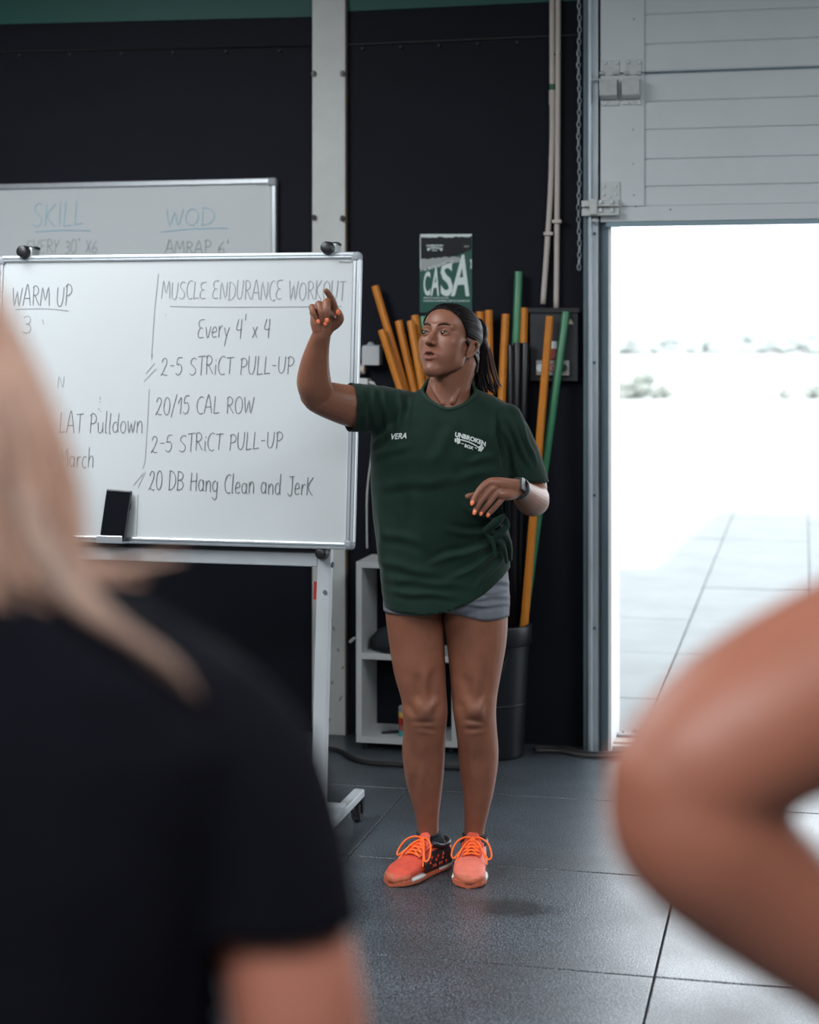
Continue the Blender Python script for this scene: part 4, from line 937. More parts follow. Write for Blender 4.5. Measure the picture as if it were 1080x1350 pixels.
for R_, kx in ((R1, 560), (R2, 626)):
    gl = G(); p_, r_ = leg(R_, .02); gl.limb(p_, r_, n=28, sub=3, up=C2W(0, 1, 0), flat=1.06)
    gl.ell(P(kx+1, 938, DV-.052), (.028, .018, .030), Rc(0)); gl.ell(P(kx-8, 962, DV-.028), (.018, .016, .018), Rc(0)); gl.ell(P(kx+10, 962, DV-.028), (.017, .016, .018), Rc(0)); gl.ell(P(kx, 985, DV-.02), (.012, .018, .03), Rc(0))
    if kx == 560: gl.ell(P(588, 758, DV+.02), (.16, .11, .07), Rc(0))
    v, f = voxel(gl, .0042, 4)
    v = displace(v, f, [(kx-16, 950, kx+15, 953, 3.6, -.0022), (kx-12, 960, kx+15, 961, 3.2, -.0018), (kx-21, 926, kx-12, 948, 5, -.0022), (kx+20, 925, kx+13, 948, 5, -.0022), (kx-3, 975, kx-1, 1040, 5, .0025), (kx-12, 890, kx-6, 925, 7, -.003), (kx+14, 880, kx+9, 925, 6, -.0035), (kx-22, 985, kx-20, 1035, 6, .002)], .0016, kx)
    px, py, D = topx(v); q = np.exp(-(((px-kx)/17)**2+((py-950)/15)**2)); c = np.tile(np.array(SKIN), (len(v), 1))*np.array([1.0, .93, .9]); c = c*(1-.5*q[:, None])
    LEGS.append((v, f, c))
# torso under the shirt
gt = G(); gt.loft([ring(P((a+b)/2, y, DV+.02), (b-a)/2/S-.012, r_) for y, a, b, r_ in ((540, 520, 660, .06), (570, 500, 672, .085), (620, 500, 655, .095), (680, 505, 655, .09), (740, 506, 668, .1), (775, 508, 670, .1))])
tv, tf = voxel(gt, .008, 3)
allv = []; allf = []; allc = []; off = 0
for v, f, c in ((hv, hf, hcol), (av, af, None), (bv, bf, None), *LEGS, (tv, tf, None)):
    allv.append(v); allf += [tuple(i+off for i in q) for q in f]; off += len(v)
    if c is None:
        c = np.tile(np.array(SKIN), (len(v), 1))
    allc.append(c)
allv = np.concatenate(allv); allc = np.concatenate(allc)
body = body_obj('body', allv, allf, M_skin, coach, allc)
eyes(body, HC, HR, HS)
T_ = lambda x_, y_, z_: Vector(HC)+HR @ Vector((x_, y_, z_))*1.0
obj('mouth_opening', G().ell(T_(0, -.0800*HS, -.0650*HS), (.0155, .006, .0034), HR), M_mouth, body, smooth=True)
def hairline(L):
    x, y, z = L.T
    yl_ = np.interp(z, HLZ, HLY)
    ear = (np.abs(x) > .064) & (z < .006) & (z > -.062) & (y > -.016) & (y < .030)
    return (y > yl_) & ~ear & (z > -.075)
cv, cf = hair_cap(hv, hf, L, .0055, hairline)
hair = obj('hair', (cv, cf), M_hair, coach, smooth=True)
rr = random.Random(4)
g = G()
for k in range(70):   # swept-back strands over the cap
    a = rr.uniform(-1.35, 1.35); st0 = rr.uniform(0, .35); pts = []
    for t in (st0, st0+.25*(1-st0), st0+.5*(1-st0), st0+.75*(1-st0), 1):
        yy = -.052+.15*t; zz = .083*math.cos(a)+.018; xx = .071*math.sin(a)
        sh_ = math.sqrt(max(.1, 1-((yy-.02)/.105)**2)); pts.append(T_(xx*sh_*(1-.25*t)*1.06, yy, (.02+(zz-.02)*sh_*1.08)*(1-t*.25)))
    g.limb(pts, [.0005, .0014, .0018, .0018, .0014], n=5, sub=3)
obj('strand', g, M_hair, hair, smooth=True)['kind'] = 'stuff'
tie = P(634, 441, DV+.06)
obj('bun', G().ell(P(632, 437, DV+.055), (.025, .03, .03), Rc(20)).limb([P(622, 424, DV+.03), P(632, 424, DV+.05), P(638, 436, DV+.05), P(632, 450, DV+.05)], .010), M_hair, hair, smooth=True)
obj('hair_tie', G().limb([tie+HR @ Vector((.017*math.cos(a), .004*math.sin(a)+.004, .017*math.sin(a))) for a in [i*.628 for i in range(10)]], .005, n=8, sub=2, closed=True), M_black, hair, smooth=True)
def tail(n, m, seed, spread, col):
    g = G(); r_ = random.Random(seed)
    for k in range(n):
        a = r_.gauss(0, 1)*spread; b = r_.gauss(0, 1)*.008; c = r_.uniform(-.5, 1)
        pts = [P(632+a*40, 442, DV+.06+b), P(634+a*150, 460, DV+.075+b), P(633+a*250+2*c, 484, DV+.08+b), P(635+a*300+4*c, 504+r_.uniform(-4, 4), DV+.075+b), P(639+a*320+6*c, 516+r_.uniform(-10, 5), DV+.07+b)]
        g.limb(pts, [.005, .005, .0045, .003, .0006], n=5, sub=3)
    o = obj(col, g, m, hair, smooth=True); o['kind'] = 'stuff'
obj('tail_core', G().limb(P2([(632, 442, DV+.065), (635, 462, DV+.08), (634, 485, DV+.085), (637, 503, DV+.08)]), [.018, .025, .024, .008], n=14), M_hair, hair, smooth=True)
tail(130, M_hair, 1, .020, 'ponytail'); tail(45, M_hair_r, 2, .026, 'ponytail_highlights')
def nails(parent, items):
    for (px, py, D, w, h, rot, tilt) in items:
        obj('fingernail', G().ell(P(px, py, D), (w, .0022, h), Rc(0, tilt) @ Matrix.Rotation(math.radians(rot), 3, 'Y'), n=12, m=8), M_nail, parent, smooth=True)
nails(body, [(419.8, 423.6, DW-.0468, .0056, .0068, -25, 0), (431, 422, DW-.0535, .0060, .0076, 0, 0), (429.0, 426.5, DW-.0485, .0052, .0062, -15, 0), (446, 412, DW-.0485, .0066, .0078, 12, 20),
    (622.8, 663.2, DWL-.0950, .0054, .0078, 22, -5), (625.8, 675.5, DWL-.0910, .0056, .0078, 22, -5), (634.2, 677.3, DWL-.0788, .0050, .0066, 25, -5), (643.6, 679.2, DWL-.0622, .0046, .0066, 30, -5)])
# ---- T-shirt
gs = G()
rows_ = [(497, 566, 618, .060, .03), (512, 557, 627, .068, .028), (519, 540, 645, .076, .024), (526, 521, 660, .088, .02), (536, 502, 676, .100, .015), (550, 492, 686, .112, .01), (570, 489, 684, .122, .004), (600, 488, 675, .130, .0), (640, 488, 671, .126, .0),
         (680, 490.5, 671, .122, .0), (720, 495, 673, .126, 0), (760, 501, 673, .130, 0), (800, 506, 673, .134, 0), (835, 508, 673, .134, 0)]
gs.loft([ring(P((a+b)/2, y, DV+dd+.02), (b-a)/2/S, r_, e=2.25, n=48) for y, a, b, r_, dd in rows_])
gs.limb(P2([(545, 545, DV+.02), (512, 541, DV+.01), (485, 538, DV-.01), (462, 537, DV-.03), (440, 533, DV-.055)]), [.062, .068, .069, .070, .070], n=28)
gs.limb(P2([(650, 556, DV+.02), (668, 568, DV+.02), (680, 593, DV+.03), (689, 622, DV+.035), (696, 648, DV+.035)]), [.060, .062, .063, .0655, .067], n=28)
gs.ell(P(668, 554, DV+.02), .050)
sv, sf = voxel(gs, .0052, 9)
FOLDS = [(476, 508, 482, 562, 3, .0045), (491, 509, 494, 560, 3, .004), (505, 512, 514, 580, 3, .006), (527, 516, 527, 570, 3.2, .0055), (541, 518, 540, 560, 3, .003), (492, 590, 520, 560, 4, .005), (490, 604, 540, 585, 5, .003),
    (655, 545, 663, 612, 3.4, -.008), (672, 556, 700, 618, 3, .005), (687, 556, 706, 612, 2.6, .0045), (664, 560, 684, 626, 3, .004), (650, 600, 618, 612, 5, .004), (655, 618, 600, 632, 6, .0035), (500, 640, 600, 632, 7, .003),
    (668, 700, 612, 668, 3.5, .006), (668, 706, 590, 700, 4, .006), (668, 712, 570, 742, 4.5, .006), (668, 720, 600, 762, 4, .0055), (666, 728, 630, 772, 3.2, .005), (500, 700, 560, 716, 6, .003), (502, 740, 580, 758, 6, .004), (506, 762, 610, 772, 5, .003), (510, 780, 600, 786, 4, .003), (545, 640, 560, 720, 8, .003), (500, 660, 508, 780, 5, .003), (600, 560, 570, 610, 8, .003)]
sv = displace(sv, sf, FOLDS)
# trim at hem, sleeves and neck
px, py, D = topx(sv)
hemx = [480, 507, 530, 560, 590, 615, 640, 660, 674, 700]; hemy = [797, 799, 803, 804, 799, 790, 776, 760, 747, 741]
def hem_z(v):
    a, b, c = topx(v); return H-(np.interp(a, hemx, hemy)-HY)*DV/F
keep = sv[:, 2] > hem_z(sv)
s1c, s1n = P(461.5, 537, DV-.03), (P(450, 535, DV-.04)-P(480, 538, DV-.015)).normalized()
s2c, s2n = P(690.5, 630, DV+.035), (P(694, 645, DV+.035)-P(687, 612, DV+.03)).normalized()
s1n = (s1n+Vector((0, 0, -.08))).normalized(); s2n = (s2n+C2W(-.32, 0, .05)).normalized()
nc = P(592, 520, DV+.01); nn_ = C2W(0.03, -.42, 1).normalized()
def pl(v, c, n): return (v-np.array(c)) @ np.array(n)
k1 = (pl(sv, s1c, s1n) > 0) & (px < 480); k2 = (pl(sv, s2c, s2n) > 0) & (px > 655) & (py < 720) & (py > 600) & (np.linalg.norm(sv-np.array(s2c), axis=1) < .13) & (px-655 > (py-600)*-.0)
k2 &= ((px > 663) | (np.abs(py-632) < 2))
NCX, NCY = C2W((592-CX)/S, DV+.008, 0), None
def nell(v): q = v-np.array(NCX); a = q @ np.array(C2W(1, 0, 0)); b = q @ np.array(C2W(0, 1, 0)); return a, b, np.sqrt((a/.0775)**2+(b/.074)**2)
k3 = (nell(sv)[2] < 1) & (py < 560)
keep &= ~(k1 | k2 | k3); sv, sf, bd = cut(sv, sf, keep)
px, py, D = topx(sv); hz = hem_z(sv)
for i in np.where(bd)[0]:
    if sv[i, 2] < hz[i]+.03 and py[i] > 735: sv[i, 2] = hz[i]
    elif px[i] < 485 and py[i] < 600: sv[i] -= np.array(s1n)*((sv[i]-np.array(s1c)) @ np.array(s1n))
    elif px[i] > 655 and py[i] > 600 and py[i] < 660: sv[i] -= np.array(s2n)*((sv[i]-np.array(s2c)) @ np.array(s2n))
    elif py[i] < 560:
        a_, b_, r_ = nell(sv[i:i+1]); sv[i] += (np.array(C2W(1, 0, 0))*a_[0]+np.array(C2W(0, 1, 0))*b_[0])*(1/r_[0]-1)
tee = obj('t_shirt', (sv, sf), M_tee, coach, smooth=True, solid=.0028)
ring_pts = sv[bd & (py < 560) & (np.abs(px-592) < 45)]
if len(ring_pts) > 8:
    cc = ring_pts.mean(0); R3 = np.stack([(ring_pts-cc) @ np.array(C2W(1, 0, 0)), (ring_pts-cc) @ np.array(C2W(0, 1, 0))], 1); an = np.arctan2(R3[:, 1], R3[:, 0]); bins = []
    for k in range(24):
        m_ = np.abs(((an-(-math.pi+(k+.5)*math.pi/12)+math.pi) % (2*math.pi))-math.pi) < math.pi/16
        if m_.any(): bins.append(Vector(ring_pts[m_].mean(0)))
    obj('collar', G().limb(bins, .0062, n=8, sub=3, closed=True), mat('dark_green_rib', (.007, .030, .019), .9, bump=.3, bscale=400), tee, smooth=True)
# gathered knot of cloth at the hip
g = G()
g.limb(P2([(640, 700, DV-.10), (655, 688, DV-.12), (664, 680, DV-.10)]), [.010, .013, .006]); g.limb(P2([(664, 680, DV-.10), (668, 692, DV-.09), (660, 703, DV-.10), (651, 708, DV-.10)]), [.006, .010, .011, .006])
g.limb(P2([(652, 706, DV-.10), (664, 705, DV-.095), (671, 716, DV-.06), (673, 738, DV-.02)]), [.006, .009, .010, .006]); g.limb(P2([(654, 710, DV-.10), (664, 722, DV-.085), (668, 742, DV-.06)]), [.006, .008, .005]); g.limb(P2([(640, 702, DV-.105), (650, 716, DV-.10), (654, 734, DV-.10)]), [.004, .006, .004])
kv, kf = voxel(g, .003, 4); obj('gathered_cloth', (kv, kf), M_tee, tee, smooth=True)
# prints on the chest, laid on the cloth
bvh = BVHTree.FromPolygons([Vector(a) for a in sv], sf)
def on_cloth(px, py):
    d = C2W((px-CX)/F, 1, -(py-HY)/F).normalized(); h = bvh.ray_cast(Vector((0, 0, H)), d); return (h[0] if h[0] else P(px, py, DV-.1))-d*.0022
def cloth_word(name, s, x0, x1, yf, h, bold, shear):
    v, f = text2d(s, shear, bold); vs = [on_cloth(x0+(x1-x0)*a, yf(a)-h*b) for a, b in v]; obj(name, G().add(vs, f), mat('white_screen_print', (.62, .68, .66), .6), tee)
cloth_word('printed_name', 'VERA', 516, 536, lambda t: 579.5-1.5*t, 7.6, .02, .3)
cloth_word('printed_word', 'UNBROKEN', 600, 641, lambda t: 574.6+13.5*t+5*(t-.5)**2, 6.6, .045, .15)
cloth_word('printed_word', 'BOX', 612.5, 624.5, lambda t: 589.5+4*t, 4.6, .035, .15)
g = G()
def cr_(pts, w): g.ribbon([on_cloth(*p) for p in pts], w, -C2W(0, 1, 0), 0)
cr_([(603, 579.5), (609, 580), (618, 582.5), (627, 587), (634, 592.5)], .0032); cr_([(608.5, 584.6), (611.5, 585.4)], .002); cr_([(626, 590), (629, 591.4)], .002)
for a, b in (((600.5, 578), (600.8, 583)), ((603, 577), (604, 585)), ((605.3, 577.8), (606.2, 584.6)), ((630.5, 590.5), (634.5, 584.8+3)), ((631, 594.5), (636, 586.8)), ((633.5, 595), (637.6, 589.4))): cr_([a, b], .0046)
obj('printed_barbell', g, mat('white_screen_print', (.62, .68, .66), .6), tee)
# ---- shorts
gq = G()
gq.loft([ring(P((a+b)/2, y, DV+.02), (b-a)/2/S, r_, e=2.2) for y, a, b, r_ in ((735, 512, 668, .115), (760, 506, 671, .122), (790, 504.5, 673, .124), (800, 505, 673, .11), (806, 520, 660, .07))])
for R_ in (R1, R2):
    p_, r_ = leg([q for q in R_ if q[0] < 890], .02); gq.limb(p_, [a+.0045 for a in r_], n=28, sub=3, up=C2W(0, 1, 0), flat=1.06)
qv, qf = voxel(gq, .005, 4)
qv = displace(qv, qf, [(610, 782, 668, 778, 3, .003), (606, 790, 670, 786, 3, .0035), (604, 797, 668, 797, 2.5, .003), (640, 765, 672, 770, 3, .003)], .001)
px, py, D = topx(qv); qh = H-(np.interp(px, [500, 545, 583, 597, 640, 673], [806, 806, 800, 804, 812.5, 812])-HY)*DV/F
qv, qf, bd = cut(qv, qf, qv[:, 2] > qh)
px, py, D = topx(qv); qh = H-(np.interp(px, [500, 545, 583, 597, 640, 673], [806, 806, 800, 804, 812.5, 812])-HY)*DV/F
qv[bd & (py > 790), 2] = qh[bd & (py > 790)]
obj('shorts', (qv, qf), M_shorts, coach, smooth=True, solid=.002)
# ---- watch
wt = P(684.5, 644, DWL+.006); ax = (P(688, 648, DWL+.03)-P(683, 643, DWL)).normalized()
u_ = ax.cross(C2W(0, 1, 0)).normalized(); w_ = ax.cross(u_)
wat = obj('wristwatch', G().limb([wt+u_*(.029*math.cos(a))+w_*(.029*math.sin(a)) for a in [i*math.pi/8 for i in range(16)]], .010, n=8, sub=1, closed=True, flat=.35, up=u_), M_black, coach, smooth=True)
nd = (P(694, 634, DWL-.05)-wt).normalized(); cz = P(690, 640, DWL-.012)
Rw = Matrix((ax, nd.cross(ax).normalized(), nd.cross(ax).normalized().cross(ax)*-1)).transposed()
Rw = Matrix.Rotation(0, 3, 'Z') @ Rw
obj('watch_case', G().box(cz, (.034, .040, .012), Rw), M_black, wat, bevel=.005)
obj('watch_glass', G().box(cz+nd*.0065, (.028, .034, .002), Rw), M_glassw, wat, bevel=.001)
# ---- socks and shoes
def shoe(heel, toe, side, lbl, yaw_sock, ankle):
    """heel, toe: ground points (world); side: +1 if the dark side panel faces the camera on the right"""
    f_ = (toe-heel); f_.z = 0; Ln = f_.length; f_.normalize(); r_ = Vector((f_.y, -f_.x, 0)); up = Vector((0, 0, 1))
    Q = lambda a, b, c: heel+f_*(a*Ln)+r_*b+up*c
    def sec(a, w, h0, h1, sh=0, e=2.6, n=24):
        out = []
        for k in range(n):
            t = 2*math.pi*k/n; ct, st2 = math.cos(t), math.sin(t)
            out.append(Q(a, sh+w*math.copysign(abs(ct)**(2/e), ct), (h0+h1)/2+(h1-h0)/2*math.copysign(abs(st2)**(2/e), st2)))
        return out
    root = obj('shoe', G().loft([sec(a, w, .014, h, s) for a, w, h, s in ((.0, .014, .06, 0), (.02, .026, .078, 0), (.10, .034, .083, 0), (.22, .037, .080, 0), (.36, .038, .080, 0), (.46, .040, .078, .002), (.58, .043, .068, .003), (.70, .0465, .056, .004), (.82, .046, .048, .003), (.91, .039, .041, .0), (.97, .026, .034, -.003), (1.0, .010, .028, -.004))]), M_coral if side else M_coralp, coach, smooth=True)
    root['label'] = lbl
    W_ = ((.0, .022), (.04, .033), (.14, .038), (.3, .037), (.45, .040), (.6, .046), (.74, .050), (.86, .048), (.94, .039), (.985, .024), (1.01, .008))
    sole = obj('sole', G().loft([sec(a, w, 0, .019+.004*(a > .8), .002, e=5) for a, w in W_]), M_soleo, root, smooth=False)
    obj('heel_band', G().loft([sec(a, w+.002, .006, .026, .002, e=4) for a, w in W_[:4]]), M_solew, sole, smooth=True)
    obj('forefoot_band', G().loft([sec(a, w+.0018, .009, .023, .002, e=4) for a, w in ((.60, .0455), (.66, .0485), (.72, .050), (.80, .0498), (.85, .048))]), M_solew, sole, smooth=True)
    obj('toe_bumper', G().loft([sec(a, w, .010, h, .000, e=2.4) for a, w, h in ((.86, .045, .040), (.92, .041, .038), (.97, .030, .034), (1.012, .012, .026))]), M_soleo, root, smooth=True)
    obj('collar', G().limb([Q(.02, 0, .082), Q(.10, .030, .078), Q(.24, .033, .076), Q(.36, .024, .088), Q(.36, -.024, .088), Q(.24, -.033, .076), Q(.10, -.030, .078)], .0075, n=10, sub=4, closed=True), M_black, root, smooth=True)
    obj('tongue', G().limb([Q(.58, 0, .066), Q(.50, 0, .082), Q(.44, 0, .092), Q(.41, 0, .101)], [.024, .026, .027, .022], n=14, flat=.22, up=up), M_coral, root, smooth=True)
    if side:
        g = G()
        for (a0, a1, b) in ((.10, .62, 1),):
            n_ = 9; vs_ = []
            for i in range(n_+1):
                a = a0+(a1-a0)*i/n_; wb_ = .0405+.004*max(0, (a-.4)/.2)
                for (hh2, ins) in ((.024, .0015), (.040, .0005), (.058, -.003), (.072-.015*(a > .5), -.010)): vs_.append(Q(a, side*(wb_+ins+.001), hh2))
            g.add(vs_, [(i*4+j, i*4+j+1, i*4+j+5, i*4+j+4) for i in range(n_) for j in range(3)])
        sp = obj('side_panel', g, M_black, root, smooth=True); g = G()
        for i, (a, h) in enumerate([(.22, .034), (.28, .050), (.34, .034), (.40, .050), (.46, .034), (.52, .048), (.30, .034), (.42, .036), (.36, .056), (.26, .060), (.48, .058)]):
            wb_ = .0425+.004*max(0, (a-.4)/.2)-max(0, h-.045)*.18; s_ = .006*(1 if i % 2 else -1)
            g.add([Q(a-.022, side*(wb_+.002), h-s_*.8), Q(a+.022, side*(wb_+.002), h-s_*.8), Q(a, side*(wb_+.001), h+s_)], [(0, 1, 2)])
        obj('triangle_cutout', g, M_coral, sp)['kind'] = 'stuff'
    eye = [(.62, .021, .068), (.57, .023, .074), (.52, .024, .080), (.47, .025, .086), (.42, .025, .090)]
    for k in (-1, 1): obj('eyestay', G().limb([Q(a, k*(b+.003), h-.003) for a, b, h in eye], .0052, n=8, flat=.6, up=up), M_coral, root, smooth=True)
    g = G()
    for i, (a, b, h) in enumerate(eye):
        g.limb([Q(a, -b, h), Q(a, 0, h+.005), Q(a, b, h)], .0028, n=7)
        if i < 4: a2, b2, h2 = eye[i+1]; g.limb([Q(a, -b, h), Q((a+a2)/2, 0, (h+h2)/2+.009), Q(a2, b2, h2)], .0026, n=7); g.limb([Q(a, b, h), Q((a+a2)/2, 0, (h+h2)/2+.010), Q(a2, -b2, h2)], .0026, n=7)
    lc = obj('laces', g, M_lace, root, smooth=True); g = G(); K = Q(.42, 0, .100)
    g.ell(K, (.008, .008, .007))
    for k in (-1, 1):
        g.limb([K, Q(.46, k*.020, .108), Q(.52, k*.046, .096), Q(.60, k*.058, .068), Q(.64, k*.050, .058), Q(.58, k*.034, .074), Q(.48, k*.014, .096), K], .0028, n=7)
        g.limb([K, Q(.50, k*.018, .094), Q(.58, k*.032, .074), Q(.66, k*.046, .046)], .0026, n=7)
    obj('bow', g, M_lace, lc, smooth=True)
    sk = obj('sock', G().limb([Q(.20, 0, .05), Q(.22, 0, .08), ankle+Vector((0, 0, -.02)), ankle], [.030, .033, .0345, .0335], n=24, sub=3, round_=False), M_sock, coach, smooth=True)
    obj('sock_cuff', G().limb([ankle+Vector((.0352*math.cos(a), .0352*math.sin(a), -.003)) for a in [i*.5236 for i in range(12)]], .003, n=8, sub=1, closed=True), M_sock, sk, smooth=True)
shoe(C2W(.108, 5.052, 0), C2W(-.052, 4.852, 0), -1, 'coral training shoe with dark side panel', 0, P(565.3, 1097, DV+.062))
shoe(C2W(.196, 5.070, 0), C2W(.168, 4.835, 0), 0, 'paler coral training shoe seen toe-on', 0, P(626, 1099, DV+.062))

# ================================ simple bodies for the two people close to the camera
def figure(root, name, D, yaw, J, skin, matskin, torso, head, arms, legs, vox=.006):
    g = G(); g.loft([ring(C2W(x_, d_, z_), rx, ry, yaw, e=2.2) for x_, d_, z_, rx, ry in torso]); hc, hr = head
    hg2 = head_geo(hc, hr, 1.0); g.add(hg2.v, hg2.f)
    for pts, r in arms+legs: g.limb(pts, r, n=20, sub=4)
    v, f = voxel(g, vox, 4); L2 = sculpt_head(v, hc, hr, 1)
    o = body_obj('body', v, f, matskin, root, np.tile(np.array(skin), (len(v), 1))); return o
def hand_simple(wrist, d, n, w=.042):
    """relaxed hand: wrist point, direction of fingers, direction of thumb side"""
    d = d.normalized(); n = (n-d*n.dot(d)).normalized(); b = d.cross(n); out = [([wrist, wrist+d*.05+b*.0, wrist+d*.085], [.024, .030, .022])]
    for k, (ln, rr_) in enumerate(((.072, .0088), (.078, .009), (.073, .0088), (.058, .0078))):
        s = wrist+d*.085+n*(.027-.018*k); out.append(([s, s+d*ln*.45+b*.006, s+d*ln*.8+b*.02, s+d*ln+b*.034], [rr_*1.1, rr_, rr_*.9, rr_*.8]))
    out.append(([wrist+d*.02+n*.018, wrist+d*.055+n*.044+b*.012, wrist+d*.085+n*.05+b*.026], [.014, .0105, .009])); return out
# ---- woman with fair hair, seen from behind (left foreground)
DA = 1.06
wm = thing('person', 'fair-haired woman in a black T-shirt seen from behind, blurred', 'person', C2W(-.29, DA, 0))
hcA, hrA = C2W(-.345, DA+.02, 1.545), Rc(172, 0)
PALE = (.36, .135, .09)
C = C2W
armR = [([C(-.16, DA+.01, 1.30), C(-.115, DA+.0, 1.265), C(-.084, DA-.002, 1.20), C(-.068, DA, 1.12), C(-.058, DA+.02, .98), C(-.055, DA+.06, .84)], [.036, .040, .041, .0435, .037, .025])]
armL = [([C(-.48, DA+.01, 1.33), C(-.505, DA, 1.22), C(-.52, DA, 1.08), C(-.525, DA+.06, .86)], [.05, .048, .042, .025])]
armR += hand_simple(C(-.060, DA+.06, .84), C(0, .1, -1), C(0, 1, 0)); armL += hand_simple(C(-.525, DA+.06, .86), C(0, .1, -1), C(0, 1, 0))
legsA = []
for sx in (-.38, -.20): legsA.append(([C(sx, DA, .9), C(sx, DA, .7), C(sx, DA, .48), C(sx, DA-.02, .36), C(sx, DA, .08), C(sx, DA+.06, .045), C(sx, DA+.14, .035)], [.09, .078, .055, .055, .036, .036, .03]))
figure(wm, 'a', DA, 0, None, PALE, M_skin_pale, [(-.29, DA, .86, .165, .11), (-.29, DA, 1.0, .14, .1), (-.29, DA, 1.15, .135, .095), (-.29, DA, 1.28, .17, .1), (-.29, DA, 1.345, .16, .085), (-.295, DA, 1.385, .09, .065), (-.315, DA, 1.41, .055, .055), (-.335, DA, 1.47, .055, .055)], (hcA, hrA), armR+armL, legsA)
g = G(); g.loft([ring(C(x_, DA+.0, z_), rx, ry, e=2.3) for x_, z_, rx, ry in ((-.29, .86, .185, .13), (-.29, .95, .17, .125), (-.29, 1.1, .16, .12), (-.29, 1.24, .185, .125), (-.29, 1.31, .205, .115), (-.29, 1.35, .185, .10), (-.293, 1.383, .135, .085), (-.30, 1.405, .085, .075), (-.31, 1.425, .068, .068))])
g.limb([C(-.19, DA, 1.325), C(-.130, DA, 1.300), C(-.100, DA, 1.25), C(-.084, DA, 1.18), C(-.078, DA, 1.12)], [.05, .058, .058, .057, .057], n=24); g.limb([C(-.42, DA, 1.335), C(-.48, DA, 1.30), C(-.505, DA, 1.24), C(-.515, DA, 1.18)], [.055, .060, .061, .063], n=24)
v, f = voxel(g, .007, 6); v = displace(v, f, [], .004, 3)
topk = (v[:, 2] > 1.415); cutz = 1.187
Xc = v[:, 0]*CA+v[:, 1]*SA; sleeve = ((Xc > -.118) | (Xc < -.452)) & (v[:, 2] < cutz-.0) & (v[:, 2] > 1.07)
v, f, bd = cut(v, f, ~topk & ~sleeve & (v[:, 2] > .87))
obj('t_shirt', (v, f), M_tee_b, wm, smooth=True, solid=.003)
g = G(); g.loft([ring(C(-.29, DA, z_), rx, ry) for z_, rx, ry in ((.84, .17, .12), (.93, .172, .12), (1.0, .15, .11))])
for pts, r in legsA: g.limb(pts[:5], [a+.005 for a in r[:5]], n=20)
v, f = voxel(g, .009, 4); obj('leggings', (v, f), M_tee_b, wm, smooth=True)
for sx in (-.38, -.20):
    g = G(); g.limb([C(sx, DA-.03, .045), C(sx, DA+.05, .05), C(sx, DA+.16, .04)], [.042, .045, .034], n=16); v, f = voxel(g, .006, 4); v[:, 2] = np.maximum(v[:, 2], 0); obj('shoe', (v, f), M_tee_b, wm, smooth=True)
# long hair
g = G(); R_h = hrA; TA = lambda x_, y_, z_: hcA+R_h @ Vector((x_, y_, z_))
g.ell(TA(0, .022, .026), (.084, .100, .088), R_h); g.ell(TA(0, .055, -.05), (.088, .055, .10), R_h); g.ell(TA(0, .06, -.13), (.095, .045, .085), R_h)
v, f = voxel(g, .006, 6); v = displace(v, f, [], .004, 8)
ha = obj('hair', (v, f), M_blond, wm, smooth=True)
rr = random.Random(9)
def strands(n, m, nm, lo, hi, zt):
    g = G()
    for k in range(n):
        t = rr.uniform(lo, hi); X0 = -.345+.09*t; tipx = -.345+.165*t+rr.gauss(0, .010)+(.035*(t-.6)/.4 if t > .6 else 0); zt_ = zt+rr.uniform(-.035, .03)+(.02 if t > .7 else 0)
        dd = DA-.095+.07*abs(t)+rr.uniform(-.01, .01)
        pts = [C(X0, dd+.02, 1.565+rr.uniform(-.02, .04)), C(-.345+.125*t, dd, 1.515), C(-.345+.140*t+rr.gauss(0, .004), dd-.005, 1.46), C(-.345+.150*t+rr.gauss(0, .005), dd-.01, 1.415), C(tipx, dd-.012, zt_)]
        g.limb(pts, [.004, .006, .006, .005, .0012], n=6, sub=3)
    o = obj(nm, g, m, ha, smooth=True); o['kind'] = 'stuff'
strands(90, M_blond, 'strand', -1.0, 1.0, 1.375); strands(50, M_blond2, 'dark_strand', -1.0, .9, 1.345)
g = G()
for k in range(16):  # locks falling over the right shoulder
    a = rr.random(); g.limb([C(-.235, DA-.05, 1.47), C(-.215+.01*a, DA-.07, 1.425), C(-.19+.02*a, DA-.085, 1.40-.01*a), C(-.165+.03*a, DA-.085, 1.385-.02*a), C(-.150+.03*a, DA-.08, 1.365-.02*a)], [.006, .007, .006, .004, .001], n=6)
o = obj('shoulder_lock', g, M_blond2, ha, smooth=True); o['kind'] = 'stuff'
# ---- person with a hand on the hip (right foreground, mostly out of view)
DB = 1.12
pr_ = thing('person', 'bare-armed person with hand on hip at the right edge, blurred', 'person', C2W(.60, DB, 0))
def q2(px, py, D): return P(px, py, D)
ARM = [([q2(1330, 790, DB+.03), q2(1210, 845, DB+.01), q2(1090, 905, DB-.01), q2(985, 962, DB-.03), q2(905, 1020, DB-.04)], [.064, .064, .063, .058, .050]),
       ([q2(892, 1040, DB-.04), q2(915, 1092, DB-.035), q2(985, 1160, DB-.02), q2(1085, 1245, DB+.0), q2(1180, 1330, DB+.03), q2(1240, 1375, DB+.05)], [.048, .053, .050, .042, .032, .028]),
       ([q2(880, 1030, DB-.04), q2(862, 1078, DB-.04)], [.036, .027])]
ARM += hand_simple(q2(1240, 1375, DB+.05), C(.55, .25, -.35), C(.1, .9, .2))
ARM2 = [([C(.80, DB+.03, 1.38), C(.84, DB+.03, 1.22), C(.86, DB+.03, 1.08), C(.87, DB+.10, .88)], [.058, .052, .045, .027])]+hand_simple(C(.87, DB+.10, .88), C(0, .1, -1), C(0, 1, 0))
legsB = []
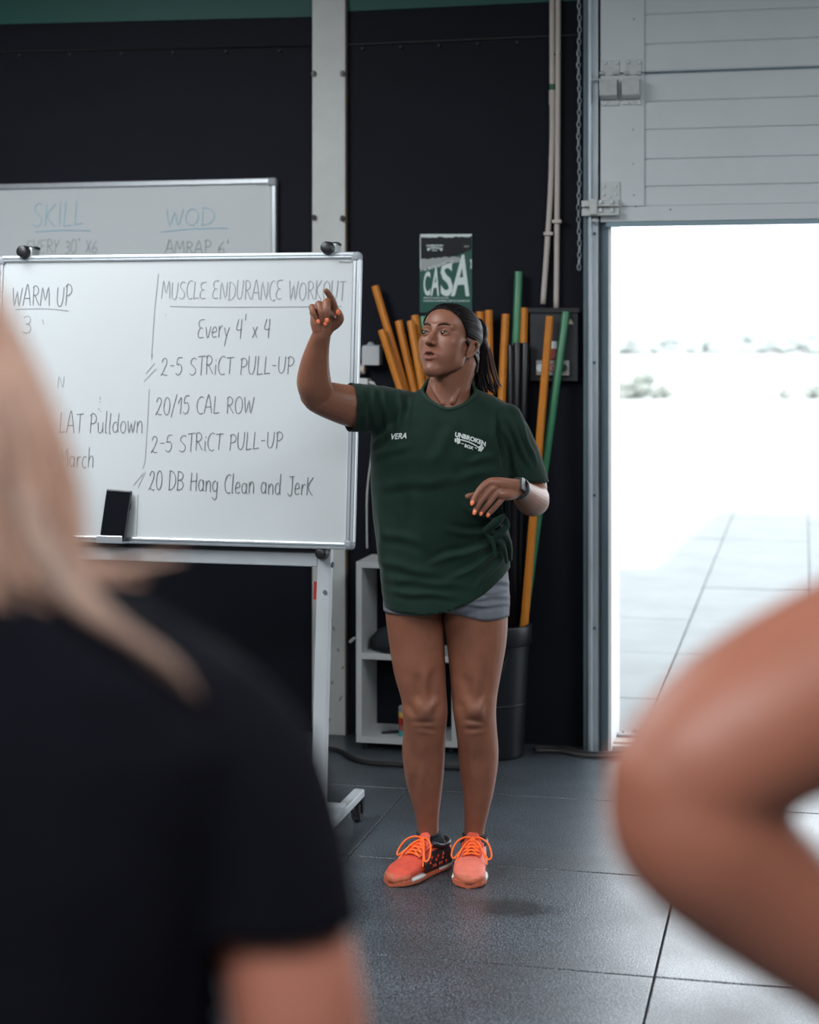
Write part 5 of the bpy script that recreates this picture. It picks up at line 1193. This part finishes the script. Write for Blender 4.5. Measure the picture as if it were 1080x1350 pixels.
for sx in (.51, .69): legsB.append(([C(sx, DB+.04, .94), C(sx, DB+.04, .72), C(sx, DB+.04, .5), C(sx, DB+.02, .38), C(sx, DB+.04, .08), C(sx, DB+.1, .045), C(sx, DB+.2, .035)], [.095, .082, .058, .058, .038, .038, .03]))
hcB, hrB = C(.60, DB+.06, 1.66), Rc(178, 0)
BR = (.30, .108, .066)
figure(pr_, 'b', DB, 0, None, BR, M_skin_pale, [(.60, DB+.05, .9, .16, .11), (.60, DB+.05, 1.04, .14, .1), (.60, DB+.05, 1.2, .15, .1), (.60, DB+.05, 1.34, .18, .11), (.60, DB+.05, 1.41, .165, .09), (.60, DB+.05, 1.46, .09, .07), (.60, DB+.05, 1.5, .058, .06), (.60, DB+.05, 1.6, .058, .058)], (hcB, hrB), ARM+ARM2, legsB)
g = G(); g.loft([ring(C(.60, DB+.05, z_), rx, ry, e=2.3) for z_, rx, ry in ((.86, .178, .128), (1.0, .158, .118), (1.15, .155, .115), (1.3, .165, .12), (1.38, .15, .115), (1.43, .115, .09), (1.465, .09, .08))])
v, f = voxel(g, .008, 5); v = displace(v, f, [], .003, 5); Xc = v[:, 0]*CA+v[:, 1]*SA; v, f, bd = cut(v, f, (v[:, 2] > .875) & (v[:, 2] < 1.455))
obj('tank_top', (v, f), M_tee_b, pr_, smooth=True, solid=.003)
g = G(); g.loft([ring(C(.60, DB+.05, z_), rx, ry) for z_, rx, ry in ((.84, .175, .125), (.95, .17, .125), (1.02, .15, .115))])
for pts, r in legsB: g.limb(pts[:3], [a+.007 for a in r[:3]], n=20)
v, f = voxel(g, .009, 4); obj('shorts', (v, f), M_shorts, pr_, smooth=True)
g = G(); TB = lambda x_, y_, z_: hcB+hrB @ Vector((x_, y_, z_)); g.ell(TB(0, .026, .030), (.082, .096, .084), hrB); g.ell(TB(0, .05, -.04), (.07, .05, .06), hrB); v, f = voxel(g, .006, 5); obj('hair', (v, f), M_hair, pr_, smooth=True)
for sx in (.51, .69):
    g = G(); g.limb([C(sx, DB+.01, .045), C(sx, DB+.09, .05), C(sx, DB+.22, .04)], [.044, .047, .036], n=16); v, f = voxel(g, .006, 4); v[:, 2] = np.maximum(v[:, 2], 0); obj('shoe', (v, f), M_tee_b, pr_, smooth=True)
